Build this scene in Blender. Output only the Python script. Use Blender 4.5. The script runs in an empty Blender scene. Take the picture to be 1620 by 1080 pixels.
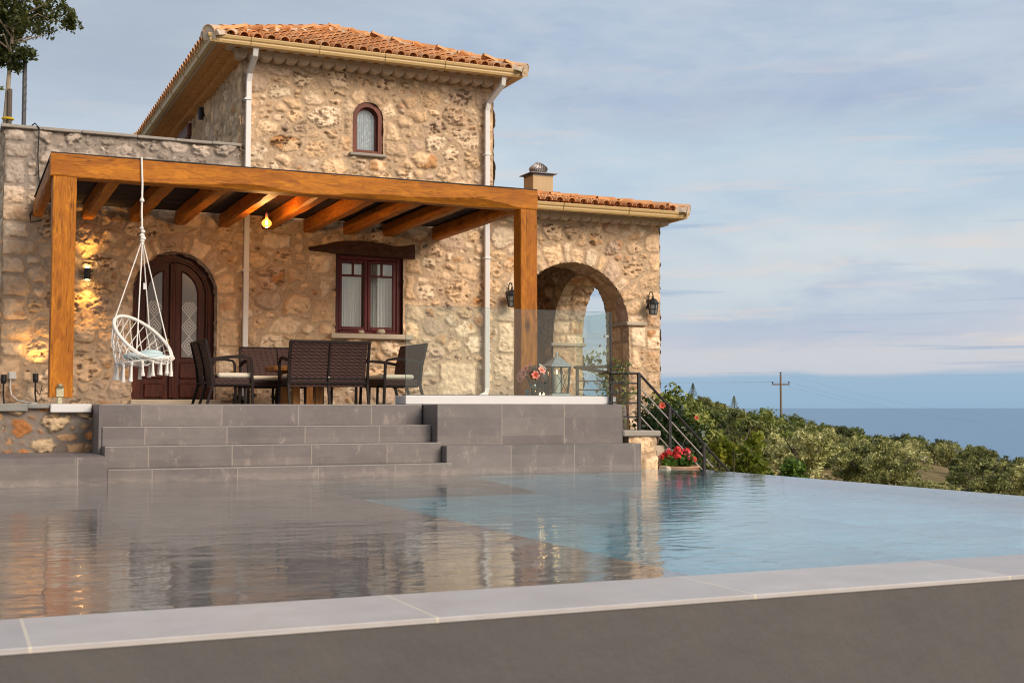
import bpy, math, random
import numpy as np
from mathutils import Vector, Matrix
random.seed(7)
SC = bpy.context.scene
COL = SC.collection
PI = math.pi
EXPO = 1.36

# ------------------------------------------------------------------ mesh helpers
def newell(pts):
    n = Vector((0, 0, 0))
    for i, a in enumerate(pts):
        b = pts[(i + 1) % len(pts)]
        n += Vector(((a[1]-b[1])*(a[2]+b[2]), (a[2]-b[2])*(a[0]+b[0]), (a[0]-b[0])*(a[1]+b[1])))
    return n.normalized() if n.length > 1e-12 else Vector((0, 0, 1))

class MB:
    """Collects shapes and links them as one mesh object."""
    def __init__(s): s.v = []; s.f = []; s.c = []; s.cc = (1, 1, 1)
    def add(s, vs, fs):
        b = len(s.v)
        for p in vs: s.v.append((p[0], p[1], p[2])); s.c.append(s.cc)
        for f in fs: s.f.append(tuple(b + i for i in f))
        return s
    def box(s, x0, x1, y0, y1, z0, z1):
        return s.add([(x0,y0,z0),(x1,y0,z0),(x1,y1,z0),(x0,y1,z0),(x0,y0,z1),(x1,y0,z1),(x1,y1,z1),(x0,y1,z1)],
                     [(0,3,2,1),(4,5,6,7),(0,1,5,4),(1,2,6,5),(2,3,7,6),(3,0,4,7)])
    def bbox(s, x0, x1, y0, y1, z0, z1, b=.008):
        """box with chamfered edges"""
        vs = []; idx = {}
        X = (x0, x1); Y = (y0, y1); Z = (z0, z1)
        for i in (0, 1):
            for j in (0, 1):
                for k in (0, 1):
                    sx = b if i == 0 else -b; sy = b if j == 0 else -b; sz = b if k == 0 else -b
                    idx[i,j,k,'x'] = len(vs); vs.append((X[i], Y[j]+sy, Z[k]+sz))
                    idx[i,j,k,'y'] = len(vs); vs.append((X[i]+sx, Y[j], Z[k]+sz))
                    idx[i,j,k,'z'] = len(vs); vs.append((X[i]+sx, Y[j]+sy, Z[k]))
        I = lambda i,j,k,a: idx[i,j,k,a]
        fs = [(I(0,0,0,'x'),I(0,0,1,'x'),I(0,1,1,'x'),I(0,1,0,'x')), (I(1,0,0,'x'),I(1,1,0,'x'),I(1,1,1,'x'),I(1,0,1,'x')),
              (I(0,0,0,'y'),I(1,0,0,'y'),I(1,0,1,'y'),I(0,0,1,'y')), (I(0,1,0,'y'),I(0,1,1,'y'),I(1,1,1,'y'),I(1,1,0,'y')),
              (I(0,0,0,'z'),I(0,1,0,'z'),I(1,1,0,'z'),I(1,0,0,'z')), (I(0,0,1,'z'),I(1,0,1,'z'),I(1,1,1,'z'),I(0,1,1,'z'))]
        for j in (0,1):
            for k in (0,1): fs.append((I(0,j,k,'y'),I(1,j,k,'y'),I(1,j,k,'z'),I(0,j,k,'z')) if (j ^ k) else (I(0,j,k,'z'),I(1,j,k,'z'),I(1,j,k,'y'),I(0,j,k,'y')))
        for i in (0,1):
            for k in (0,1): fs.append((I(i,0,k,'x'),I(i,1,k,'x'),I(i,1,k,'z'),I(i,0,k,'z')) if not (i ^ k) else (I(i,0,k,'z'),I(i,1,k,'z'),I(i,1,k,'x'),I(i,0,k,'x')))
        for i in (0,1):
            for j in (0,1): fs.append((I(i,j,0,'x'),I(i,j,1,'x'),I(i,j,1,'y'),I(i,j,0,'y')) if (i ^ j) else (I(i,j,0,'y'),I(i,j,1,'y'),I(i,j,1,'x'),I(i,j,0,'x')))
        for i in (0,1):
            for j in (0,1):
                for k in (0,1):
                    t = (I(i,j,k,'x'),I(i,j,k,'y'),I(i,j,k,'z'))
                    fs.append(t if (i+j+k) % 2 else t[::-1])
        return s.add(vs, fs)
    def tube(s, path, r, seg=8, square=False, cap=True):
        pts = [Vector(p) for p in path]; n = len(pts)
        rs = r if isinstance(r, (list, tuple)) else [r]*n
        if square: seg = 4
        vs = []; up = None
        for i, p in enumerate(pts):
            t = (pts[min(i+1, n-1)] - pts[max(i-1, 0)]).normalized()
            if up is None:
                up = Vector((0, 0, 1)) if abs(t.z) < .9 else Vector((0, 1, 0))
            a = t.cross(up)
            if a.length < 1e-5: a = t.cross(Vector((1, 0, 0)))
            a.normalize(); b = a.cross(t).normalized(); up = b
            for k in range(seg):
                w = 2*PI*k/seg + (PI/4 if square else 0)
                q = 1.4142 if square else 1
                vs.append(p + (a*math.cos(w) + b*math.sin(w))*rs[i]*q)
        fs = []
        for i in range(n-1):
            for k in range(seg):
                k2 = (k+1) % seg
                fs.append((i*seg+k, i*seg+k2, (i+1)*seg+k2, (i+1)*seg+k))
        if cap: fs += [tuple(range(seg))[::-1], tuple((n-1)*seg+k for k in range(seg))]
        return s.add(vs, fs)
    def ring(s, path, r, seg=8):
        """closed tube"""
        pts = [Vector(p) for p in path]; n = len(pts); vs = []; fs = []
        c = sum(pts, Vector())/n
        for i, p in enumerate(pts):
            t = (pts[(i+1) % n]-pts[i-1]).normalized(); a = (p-c).normalized(); a = (a - t*a.dot(t)).normalized(); b = t.cross(a)
            for k in range(seg):
                w = 2*PI*k/seg; vs.append(p+(a*math.cos(w)+b*math.sin(w))*r)
        for i in range(n):
            for k in range(seg):
                fs.append((i*seg+k, i*seg+(k+1) % seg, ((i+1) % n)*seg+(k+1) % seg, ((i+1) % n)*seg+k))
        return s.add(vs, fs)
    def lathe(s, prof, c=(0,0,0), seg=16, squash=None):
        vs = []; fs = []; n = len(prof)
        for r, z in prof:
            for k in range(seg):
                w = 2*PI*(k+.5)/seg
                vs.append((c[0]+r*math.cos(w), c[1]+r*math.sin(w), c[2]+z))
        for i in range(n-1):
            for k in range(seg):
                k2 = (k+1) % seg; fs.append((i*seg+k, i*seg+k2, (i+1)*seg+k2, (i+1)*seg+k))
        fs += [tuple(range(seg))[::-1], tuple((n-1)*seg+k for k in range(seg))]
        return s.add(vs, fs)
    def prism(s, poly, fn0, fn1):
        """poly: list of 2D points; fn0/fn1 map a 2D point to the two 3D ends"""
        n = len(poly)
        vs = [fn0(p) for p in poly] + [fn1(p) for p in poly]
        fs = [tuple(range(n)), tuple(range(2*n-1, n-1, -1))] + [(i, i+n, (i+1) % n+n, (i+1) % n) for i in range(n)]
        return s.add(vs, fs)
    def ell(s, c, rx, ry, rz, seg=12, rings=7):
        return s.add(*ellipsoid(c, rx, ry, rz, seg, rings))
    def build(s, name, mat, parent=None, smooth=False, bevel=0, loc=None, recalc=False):
        me = bpy.data.meshes.new(name)
        me.from_pydata(s.v, [], s.f)
        if any(c != (1, 1, 1) for c in s.c):
            at = me.color_attributes.new('col', 'FLOAT_COLOR', 'POINT')
            at.data.foreach_set('color', np.array([(c[0], c[1], c[2], 1) for c in s.c], 'f').ravel())
        if recalc:
            import bmesh
            bm = bmesh.new(); bm.from_mesh(me); bmesh.ops.recalc_face_normals(bm, faces=bm.faces); bm.to_mesh(me); bm.free()
        return link(name, me, mat, parent, smooth, bevel, loc)

def ellipsoid(c, rx, ry, rz, seg=12, rings=7):
    vs = [(c[0], c[1], c[2]-rz)]; fs = []
    for i in range(1, rings):
        a = -PI/2 + PI*i/rings
        for k in range(seg):
            w = 2*PI*k/seg
            vs.append((c[0]+rx*math.cos(a)*math.cos(w), c[1]+ry*math.cos(a)*math.sin(w), c[2]+rz*math.sin(a)))
    vs.append((c[0], c[1], c[2]+rz)); L = len(vs)-1
    for k in range(seg):
        k2 = (k+1) % seg
        fs.append((0, 1+k2, 1+k)); fs.append((L, L-seg+k, L-seg+k2))
        for i in range(rings-2):
            a = 1+i*seg; fs.append((a+k, a+k2, a+seg+k2, a+seg+k))
    return vs, fs

WL = {}   # world location of each parent (children given in world coordinates are shifted back by it)
def link(name, me, mat, parent=None, smooth=False, bevel=0, loc=None):
    o = bpy.data.objects.new(name, me); COL.objects.link(o)
    if mat is not None: me.materials.append(mat)
    if smooth and len(me.polygons): me.polygons.foreach_set('use_smooth', [True]*len(me.polygons))
    if bevel:
        m = o.modifiers.new('bevel', 'BEVEL'); m.width = bevel; m.segments = 2; m.limit_method = 'ANGLE'
    if parent is not None:
        o.parent = parent
        w = WL.get(parent.name, Vector((0, 0, 0)))
        o.location = -w
        WL[o.name] = Vector((0, 0, 0))
    if loc: o.location = loc
    return o

def tag(o, label, cat, group=None, kind=None):
    if label: o['label'] = label
    if cat: o['category'] = cat
    if group: o['group'] = group
    if kind: o['kind'] = kind
    return o

def thing(name, loc, label, cat, group=None, rotz=0, local=False):
    o = bpy.data.objects.new(name, None); COL.objects.link(o)
    o.empty_display_size = .2
    o.location = loc; o.rotation_euler = (0, 0, rotz)
    WL[o.name] = Vector((0, 0, 0)) if local else Vector(loc)
    return tag(o, label, cat, group)

def copy_tree(o, loc, rotz=0, scale=None, label=None, group=None):
    r = o.copy(); COL.objects.link(r); r.location = loc; r.rotation_euler = (0, 0, rotz)
    if scale: r.scale = scale
    if label: r['label'] = label
    if group: r['group'] = group
    for ch in [c for c in bpy.data.objects if c.parent == o]:
        c = ch.copy(); COL.objects.link(c); c.parent = r
        for g in [k for k in bpy.data.objects if k.parent == ch]:
            d = g.copy(); COL.objects.link(d); d.parent = c
    return r

# ------------------------------------------------------------------ materials
def nd(nt, typ, ins=None, **props):
    n = nt.nodes.new(typ)
    for k, v in props.items(): setattr(n, k, v)
    for k, v in (ins or {}).items():
        s = n.inputs[k]
        if hasattr(v, 'is_linked') or hasattr(v, 'links'): nt.links.new(v, s)
        else: s.default_value = v
    return n
def M_(nt, op, a, b=None, c=None, clamp=False):
    n = nt.nodes.new('ShaderNodeMath'); n.operation = op; n.use_clamp = clamp
    for i, v in enumerate((a, b, c)):
        if v is None: continue
        if hasattr(v, 'links'): nt.links.new(v, n.inputs[i])
        else: n.inputs[i].default_value = v
    return n.outputs[0]
def mix(nt, f, a, b, typ='MIX'):
    n = nt.nodes.new('ShaderNodeMix'); n.data_type = 'RGBA'; n.blend_type = typ
    for s, v in ((n.inputs['Factor'], f), (n.inputs[6], a), (n.inputs[7], b)):
        if hasattr(v, 'links'): nt.links.new(v, s)
        else: s.default_value = (v + (1,)) if isinstance(v, tuple) and len(v) == 3 else v
    return n.outputs[2]
def ramp(nt, f, stops, interp='LINEAR'):
    n = nt.nodes.new('ShaderNodeValToRGB'); n.color_ramp.interpolation = interp
    e = n.color_ramp.elements
    while len(e) < len(stops): e.new(.5)
    for el, (p, c) in zip(e, stops):
        el.position = p; el.color = (c, c, c, 1) if isinstance(c, (int, float)) else tuple(c)+(1,)
    nt.links.new(f, n.inputs[0])
    return n.outputs[0]
def coords(nt, scale=(1,1,1), loc=(0,0,0), rot=(0,0,0), kind='Object'):
    t = nt.nodes.new('ShaderNodeTexCoord')
    m = nd(nt, 'ShaderNodeMapping', {'Vector': t.outputs[kind], 'Scale': scale, 'Location': loc, 'Rotation': rot})
    return m.outputs[0]
def noise(nt, vec, scale, detail=4, rough=.55, dist=0):
    return nd(nt, 'ShaderNodeTexNoise', {'Vector': vec, 'Scale': scale, 'Detail': detail, 'Roughness': rough, 'Distortion': dist}).outputs['Fac']
def bump(nt, h, strength=.5, dist=.02):
    return nd(nt, 'ShaderNodeBump', {'Height': h, 'Strength': strength, 'Distance': dist}).outputs[0]
def new_mat(name):
    m = bpy.data.materials.new(name); m.use_nodes = True
    nt = m.node_tree
    return m, nt, nt.nodes['Principled BSDF']
def pset(nt, p, **kw):
    names = dict(base='Base Color', rough='Roughness', metal='Metallic', normal='Normal', spec='Specular IOR Level', ior='IOR',
                 trans='Transmission Weight', emit='Emission Color', estr='Emission Strength', alpha='Alpha', coat='Coat Weight', subs='Subsurface Weight')
    for k, v in kw.items():
        s = p.inputs[names[k]]
        if hasattr(v, 'links'): nt.links.new(v, s)
        else: s.default_value = (v+(1,)) if isinstance(v, tuple) and len(v) == 3 else v

def plain(name, base, rough=.6, var=.18, scale=8, bmp=.15, bscale=60, metal=0, spec=.5, coat=0):
    m, nt, p = new_mat(name)
    c = coords(nt)
    n1 = noise(nt, c, scale, 5)
    dark = tuple(x*(1-var) for x in base); lite = tuple(min(1, x*(1+var)) for x in base)
    col = mix(nt, n1, dark, lite)
    pset(nt, p, base=col, rough=M_(nt, 'MULTIPLY_ADD', n1, .2, rough-.1), metal=metal, spec=spec, coat=coat)
    if bmp: pset(nt, p, normal=bump(nt, noise(nt, c, bscale, 3), bmp, .01))
    return m

def srgb(r, g, b):
    f = lambda x: (x/255/12.92) if x/255 <= .04045 else ((x/255+.055)/1.055)**2.4
    return (f(r), f(g), f(b))

def attr_mat(name, rough=.9, grain=.35, gscale=55, bscale=70, bstr=.35, pits=0.0, spec=.3, tint=(1,1,1)):
    """base colour from the mesh's own colour attribute, with fine grain on top"""
    m, nt, p = new_mat(name)
    c = coords(nt)
    a = nd(nt, 'ShaderNodeAttribute', attribute_name='col').outputs['Color']
    g = noise(nt, c, gscale, 6, .65)
    g2 = noise(nt, c, gscale*.13, 4, .6)
    gm = M_(nt, 'MULTIPLY_ADD', g, grain, 1-grain*.5)
    gm = M_(nt, 'MULTIPLY', gm, M_(nt, 'MULTIPLY_ADD', g2, .5, .75))
    v = nd(nt, 'ShaderNodeCombineColor', {0: gm, 1: gm, 2: gm}).outputs[0]
    col = mix(nt, 1.0, a, v, 'MULTIPLY')
    if tint != (1,1,1): col = mix(nt, 1.0, col, tint, 'MULTIPLY')
    h = g
    if pits:
        vo = nd(nt, 'ShaderNodeTexVoronoi', {'Vector': nd(nt, 'ShaderNodeMix', {'Factor': .06, 4: c, 5: nd(nt, 'ShaderNodeTexNoise', {'Vector': c, 'Scale': 20.}).outputs['Color']}, data_type='VECTOR').outputs[1], 'Scale': 26.}).outputs['Distance']
        pit = ramp(nt, vo, [(.0, 0), (.16, .15), (.3, 1)])
        gate = ramp(nt, noise(nt, c, 3.2, 3), [(.5, 0), (.62, 1)])
        pit = M_(nt, 'SUBTRACT', 1, M_(nt, 'MULTIPLY', M_(nt, 'SUBTRACT', 1, pit), gate))
        h = M_(nt, 'ADD', M_(nt, 'MULTIPLY', g, .5), M_(nt, 'MULTIPLY', pit, pits))
        col = mix(nt, M_(nt, 'MULTIPLY', M_(nt, 'SUBTRACT', 1, pit), .35), col, (.16, .085, .04))
    pset(nt, p, base=col, rough=rough, spec=spec, normal=bump(nt, h, bstr, .02))
    return m

def wood_mat(name, dark, lite, axis=0, knots=True, rough=.6, scale=1.0, coat=0.0):
    m, nt, p = new_mat(name)
    sc = [16*scale]*3; sc[axis] = 1.1*scale
    sk = [2.6]*3; sk[axis] = 1.1
    c0 = coords(nt)
    wob = nd(nt, 'ShaderNodeTexNoise', {'Vector': coords(nt, tuple(sk)), 'Scale': 1.3, 'Detail': 3.}).outputs['Fac']
    vec = coords(nt, tuple(sc))
    vv = nd(nt, 'ShaderNodeVectorMath', {0: vec, 1: nd(nt, 'ShaderNodeCombineXYZ', {0: M_(nt, 'MULTIPLY', wob, 5), 1: M_(nt, 'MULTIPLY', wob, 5), 2: M_(nt, 'MULTIPLY', wob, 5)}).outputs[0]}).outputs[0]
    g = noise(nt, vv, 1.0, 6, .6, .6)
    fine = noise(nt, coords(nt, tuple(x*6 for x in sc)), 1.0, 3)
    col = ramp(nt, g, [(.3, dark), (.48, tuple((a+b)/2 for a, b in zip(dark, lite))), (.62, lite), (.8, tuple(x*.8 for x in lite))])
    blot = noise(nt, coords(nt, tuple(sk)), .9, 3)
    col = mix(nt, ramp(nt, blot, [(.35, .55), (.65, 0)]), col, dark)
    col = mix(nt, M_(nt, 'MULTIPLY', ramp(nt, fine, [(.35, 1), (.5, 0)]), .35), col, tuple(x*.45 for x in dark))
    if knots:
        crk = [30]*3; crk[axis] = .9
        ck = noise(nt, coords(nt, tuple(crk), (.7, .3, .9)), 1.0, 2, .5, .2)
        ck = M_(nt, 'MULTIPLY', ramp(nt, M_(nt, 'ABSOLUTE', M_(nt, 'SUBTRACT', ck, .5)), [(.0, 1), (.012, .6), (.022, 0)]), ramp(nt, noise(nt, coords(nt, (1.7, 1.7, 1.7)), 1.6, 2), [(.5, 0), (.58, 1)]))
        col = mix(nt, M_(nt, 'MULTIPLY', ck, .75), col, tuple(x*.18 for x in dark))
        kv = nd(nt, 'ShaderNodeTexVoronoi', {'Vector': coords(nt, tuple(sk), (.37, .2, .6)), 'Scale': 1.15}).outputs['Distance']
        col = mix(nt, ramp(nt, kv, [(.06, .9), (.12, .45), (.2, 0)]), col, tuple(x*.22 for x in dark))
    pset(nt, p, base=col, rough=M_(nt, 'MULTIPLY_ADD', g, .25, rough-.1), coat=coat, spec=.2, normal=bump(nt, M_(nt, 'ADD', g, M_(nt, 'MULTIPLY', fine, .5)), .3, .01))
    p.inputs['Coat Roughness'].default_value = .35
    return m

def tile_mat(name, base, lines, axes, grout=srgb(142, 130, 121), rough=.55, w=.012, scuff=.5, spec=.4, seed=0.0, var=.25):
    """large format concrete-look tiles: axes = {axis index: (offset, size)}"""
    m, nt, p = new_mat(name)
    c = coords(nt)
    sx = nd(nt, 'ShaderNodeSeparateXYZ', {0: c}).outputs
    line = None; cell = None
    for ax, (o, d) in axes.items():
        q = M_(nt, 'DIVIDE', M_(nt, 'SUBTRACT', sx[ax], o), d)
        f = M_(nt, 'FRACT', q)
        e = M_(nt, 'MULTIPLY', M_(nt, 'MINIMUM', f, M_(nt, 'SUBTRACT', 1, f)), d)
        l = M_(nt, 'LESS_THAN', e, w*.5)
        line = l if line is None else M_(nt, 'MAXIMUM', line, l)
        k = M_(nt, 'FLOOR', q)
        cell = k if cell is None else M_(nt, 'MULTIPLY_ADD', cell, 7.31, k)
    # the same courses on every riser get their own tone
    cz = M_(nt, 'MULTIPLY_ADD', M_(nt, 'FLOOR', M_(nt, 'MULTIPLY', sx[2], 4.2)), 3.7, cell if cell is not None else 0.0)
    wn = nd(nt, 'ShaderNodeTexWhiteNoise', {'W': M_(nt, 'ADD', cz, seed)}, noise_dimensions='1D').outputs['Value']
    n1 = noise(nt, c, 1.7, 6, .65); n2 = noise(nt, coords(nt, (1, 1, 3.)), 6, 6, .7); n3 = noise(nt, c, 45, 3)
    t = M_(nt, 'ADD', M_(nt, 'MULTIPLY', n1, .55), M_(nt, 'ADD', M_(nt, 'MULTIPLY', n2, .35), M_(nt, 'MULTIPLY', n3, .1)))
    dk = tuple(x*(1-var) for x in base); lt = tuple(x*(1+var) for x in base)
    col = ramp(nt, t, [(.32, dk), (.5, base), (.68, lt)])
    tone = M_(nt, 'MULTIPLY_ADD', wn, .30, .85)
    col = mix(nt, 1.0, col, nd(nt, 'ShaderNodeCombineColor', {0: tone, 1: tone, 2: M_(nt, 'MULTIPLY_ADD', wn, .25, .88)}).outputs[0], 'MULTIPLY')
    # pale scuffs and lime bloom
    s = ramp(nt, noise(nt, coords(nt, (2.2, 2.2, 1.0), (3.1, 0, .3)), 2.6, 7, .75), [(.56, 0), (.75, 1)])
    col = mix(nt, M_(nt, 'MULTIPLY', s, scuff), col, srgb(190, 172, 160))
    zl = M_(nt, 'MULTIPLY', ramp(nt, sx[2], [(.0, 1), (.05, .8), (.09, 0)]), ramp(nt, noise(nt, coords(nt, (1.3, 1.3, 5)), 3.1, 6, .7), [(.36, 0), (.62, 1)]))
    col = mix(nt, M_(nt, 'MULTIPLY', zl, .3), col, srgb(172, 160, 150))
    if lines and line is not None: col = mix(nt, line, col, grout)
    pset(nt, p, base=col, rough=M_(nt, 'MULTIPLY_ADD', n2, .3, rough-.15), spec=spec, normal=bump(nt, M_(nt, 'SUBTRACT', n2, M_(nt, 'MULTIPLY', line, .6) if line is not None else 0.0), .12, .01))
    return m

def emit_mat(name, col, s):
    m, nt, p = new_mat(name)
    pset(nt, p, base=col, emit=col, estr=s); return m

def leaf_mat(name, a, b, c3=None, trans=.25, rough=.55):
    m, nt, p = new_mat(name)
    at = nd(nt, 'ShaderNodeAttribute', attribute_name='col').outputs['Fac']
    oi = nd(nt, 'ShaderNodeObjectInfo').outputs['Random']
    f = M_(nt, 'ADD', M_(nt, 'MULTIPLY', at, .7), M_(nt, 'MULTIPLY_ADD', oi, .5, -.08))
    col = ramp(nt, f, [(.1, a), (.55, b), (.95, c3 or b)])
    pset(nt, p, base=col, rough=rough, spec=.35)
    tr = nd(nt, 'ShaderNodeBsdfTranslucent', {'Color': mix(nt, .5, col, (.3, .4, .05))})
    mx = nd(nt, 'ShaderNodeMixShader', {0: trans})
    nt.links.new(p.outputs[0], mx.inputs[1]); nt.links.new(tr.outputs[0], mx.inputs[2])
    nt.links.new(mx.outputs[0], nt.nodes['Material Output'].inputs[0])
    return m

# ------------------------------------------------------------------ numpy noise
def _h(ix, iy, s):
    n = (ix.astype(np.int64)*374761393 + iy.astype(np.int64)*668265263 + s*982451653) & 0x7fffffff
    n = ((n ^ (n >> 13))*1274126177) & 0x7fffffff
    n = ((n ^ (n >> 16))*1103515245 + 12345) & 0x7fffffff
    return n/float(0x7fffffff)
def vn(x, y, s=0):
    ix = np.floor(x); iy = np.floor(y); fx = x-ix; fy = y-iy
    fx = fx*fx*(3-2*fx); fy = fy*fy*(3-2*fy)
    a = _h(ix, iy, s); b = _h(ix+1, iy, s); c = _h(ix, iy+1, s); d = _h(ix+1, iy+1, s)
    return (a*(1-fx)+b*fx)*(1-fy)+(c*(1-fx)+d*fx)*fy
def fbm(x, y, s=0, o=4):
    t = 0; a = .5; n = 0
    for i in range(o):
        t = t+a*vn(x*2**i+17.3*i, y*2**i-9.1*i, s+i); n += a; a *= .55
    return t/n
def sst(a, b, x):
    t = np.clip((x-a)/(b-a), 0, 1); return t*t*(3-2*t)

# ------------------------------------------------------------------ rubble masonry
def stone_layout(u0, u1, v0, v1, seed, radii, rects=(), arcs=(), tight=.80):
    """darts of falling size: rubble stones round the dressed ones"""
    rg = np.random.RandomState(seed)
    C = np.zeros((0, 4))  # cx cy r asp
    out = []
    area = (u1-u0)*(v1-v0)
    for r0, r1, tries in radii:
        n = int(tries*area)
        P = np.column_stack([rg.uniform(u0-.1, u1+.1, n), rg.uniform(v0-.1, v1+.1, n), rg.uniform(r0, r1, n), rg.uniform(1.02, 1.5, n)])
        for cx, cy, r, a in P:
            bad = False
            for (a0, a1, b0, b1) in rects:
                if a0-r*.62 < cx < a1+r*.62 and b0-r*.5 < cy < b1+r*.5: bad = True; break
            if bad: continue
            for (au, av, R0, R1, t0, t1) in arcs:
                q = math.hypot(cx-au, cy-av); t = math.atan2(cy-av, cx-au)
                if R0-.3 < q < R1+r*.7 and t0-.1 < t < t1+.1: bad = True; break
            if bad: continue
            if len(C):
                k = C[-2500:]
                d = np.sqrt(((k[:,0]-cx)/1.15)**2+((k[:,1]-cy)*1.15)**2)
                if (d < tight*(k[:,2]+r)).any(): continue
            C = np.vstack([C, (cx, cy, r, a)])
    n = len(C)
    return dict(C=C, rot=rg.uniform(-.35, .35, n), rects=list(rects), arcs=list(arcs))

STONES = np.array([(.71,.495,.305), (.76,.56,.37), (.65,.435,.255), (.78,.595,.41), (.69,.465,.27), (.61,.42,.265), (.73,.495,.295), (.53,.375,.26)])
def stone_field(U, V, L, seed, joint=.024, hmax=.075, mortar=(.57,.41,.265), pal=STONES, ochre=.28, ochre_col=(.46,.215,.075), weather=None, wide=.075):
    shp = U.shape; U = U.ravel().astype(float); V = V.ravel().astype(float)
    Uw = U+.095*(fbm(U*4.6, V*4.6, seed)-.5)+.05*(fbm(U*15, V*15, seed+5)-.5)
    Vw = V+.095*(fbm(U*4.6+40, V*4.6, seed+9)-.5)+.05*(fbm(U*15, V*15+31, seed+3)-.5)
    Uq = U+.022*(fbm(U*9, V*9, seed+2)-.5); Vq = V+.022*(fbm(U*9+5, V*9, seed+4)-.5)
    C = L['C']; rot = L['rot']; R = L['rects']; A = L['arcs']
    pieces = []
    for (au, av, R0, R1, t0, t1) in A:
        n = max(3, int((t1-t0)*(R0+R1)/2/.24)); rg = np.random.RandomState(seed+abs(int(au*10)))
        ts = np.linspace(t0, t1, n+1); ts[1:-1] += rg.uniform(-.35, .35, n-1)*(t1-t0)/n
        for i in range(n): pieces.append((au, av, R0, R0+(R1-R0)*rg.uniform(.62, 1.05), ts[i], ts[i+1]))
    nC, nR, nA = len(C), len(R), len(pieces)
    d1 = np.full(U.size, 9.); d2 = np.full(U.size, 9.); idx = np.zeros(U.size, int)
    B = .6
    bu = np.floor((U-U.min())/B).astype(int); bv = np.floor((V-V.min())/B).astype(int)
    key = bu*1000+bv; order = np.argsort(key, kind='stable'); ks = key[order]
    starts = np.flatnonzero(np.r_[True, ks[1:] != ks[:-1]]); ends = np.r_[starts[1:], len(ks)]
    for s, e in zip(starts, ends):
        ii = order[s:e]; cu0, cu1, cv0, cv1 = U[ii].min(), U[ii].max(), V[ii].min(), V[ii].max()
        cand = np.flatnonzero((C[:,0] > cu0-.5) & (C[:,0] < cu1+.5) & (C[:,1] > cv0-.5) & (C[:,1] < cv1+.5)) if nC else np.zeros(0, int)
        D = []; ids = []
        if len(cand):
            dx = Uw[ii][:,None]-C[cand,0]; dy = Vw[ii][:,None]-C[cand,1]
            cr, sr = np.cos(rot[cand]), np.sin(rot[cand])
            x = (dx*cr+dy*sr)/C[cand,3]; y = (-dx*sr+dy*cr)*C[cand,3]*.92
            D.append((np.abs(x)**2.7+np.abs(y)**2.7)**(1/2.7)-C[cand,2]); ids += list(cand)
        for k, (a0, a1, b0, b1) in enumerate(R):
            if a1 < cu0-.3 or a0 > cu1+.3 or b1 < cv0-.3 or b0 > cv1+.3: continue
            x = np.abs(Uq[ii]-(a0+a1)/2)-(a1-a0)/2; y = np.abs(Vq[ii]-(b0+b1)/2)-(b1-b0)/2
            D.append(np.maximum(x, y)[:,None]); ids.append(nC+k)
        for k, (au, av, R0, R1, t0, t1) in enumerate(pieces):
            q = np.hypot(Uq[ii]-au, Vq[ii]-av); t = np.arctan2(Vq[ii]-av, Uq[ii]-au)
            if q.min() > R1+.5: continue
            x = (np.abs(t-(t0+t1)/2)-(t1-t0)/2)*q; y = np.abs(q-(R0+R1)/2)-(R1-R0)/2
            D.append(np.maximum(x, y)[:,None]); ids.append(nC+nR+k)
        if not D: continue
        D = np.hstack(D); ids = np.array(ids)
        am = D.argmin(1); r = np.arange(len(ii)); d1[ii] = D[r, am]; idx[ii] = ids[am]
        D[r, am] = 9; d2[ii] = D.min(1)
    e = np.minimum((d2-d1)*.5-joint*.5, wide-d1)
    s = sst(0, .03, e); dome = sst(0, .11, e)
    N = nC+nR+nA; rg = np.random.RandomState(seed+77)
    hs = rg.uniform(.25, 1.0, N+1)*hmax; ta = rg.uniform(-.16, .16, N+1); tb = rg.uniform(-.2, .12, N+1)
    hs[nC:] = hmax*.55; ta[nC:] *= .2; tb[nC:] *= .2
    pitf = (rg.rand(N+1) < .55)*rg.uniform(.4, 1, N+1); pitf[nC:] *= .35
    ocf = (rg.rand(N+1) < ochre)*rg.uniform(.4, 1, N+1)
    ci = rg.randint(0, len(pal), N+1); br = rg.uniform(.82, 1.13, N+1)
    cx = np.r_[C[:,0], [(a+b)/2 for a, b, _, _ in R], [0]*nA, [0]]; cy = np.r_[C[:,1], [(a+b)/2 for _, _, a, b in R], [0]*nA, [0]]
    du = np.where(idx < nC+nR, U-cx[idx], 0); dv = np.where(idx < nC+nR, V-cy[idx], 0)
    rough = fbm(U*9, V*9, seed+11)-.5; fine = fbm(U*24, V*24, seed+13, 3)-.5
    crag = np.abs(fbm(U*6+idx*.37, V*10, seed+19)-.5)*2
    crack = (1-sst(.0, .07, np.abs(fbm(U*5+idx*1.3, V*13, seed+61)-.5)*2))*sst(.45, .6, fbm(U*1.7, V*1.7, seed+63))
    pn = fbm(U*13+idx*1.7, V*23, seed+23, 3)
    pit = sst(.56, .65, pn)*pitf[idx]
    h = s*(hs[idx]*(.45+.55*dome)+ta[idx]*du*.5+tb[idx]*dv*.5+rough*.045+fine*.034-(1-sst(0, .16, crag))*.012*(pitf[idx] > 0)-pit*.05-crack*.022)
    h = h+(1-s)*((fbm(U*5, V*5, seed+29)-.5)*.022+fine*.016)
    col = pal[ci][idx]*br[idx][:,None]
    col = col*(1+.34*(fbm(U*4+idx*.61, V*4, seed+31)-.5)+.42*(fbm(U*19, V*22, seed+33, 3)-.5))[:,None]
    oc = (sst(.5, .66, fbm(U*4.5+idx*2.1, V*4.5, seed+37))*ocf[idx])[:,None]
    col = col*(1-oc)+np.array(ochre_col)*oc
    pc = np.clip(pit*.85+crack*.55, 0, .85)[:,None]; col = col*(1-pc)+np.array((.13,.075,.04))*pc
    mo = np.array(mortar)*(1+.30*(fbm(U*3, V*3, seed+41)-.5)+.2*fine)[:,None]
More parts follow.
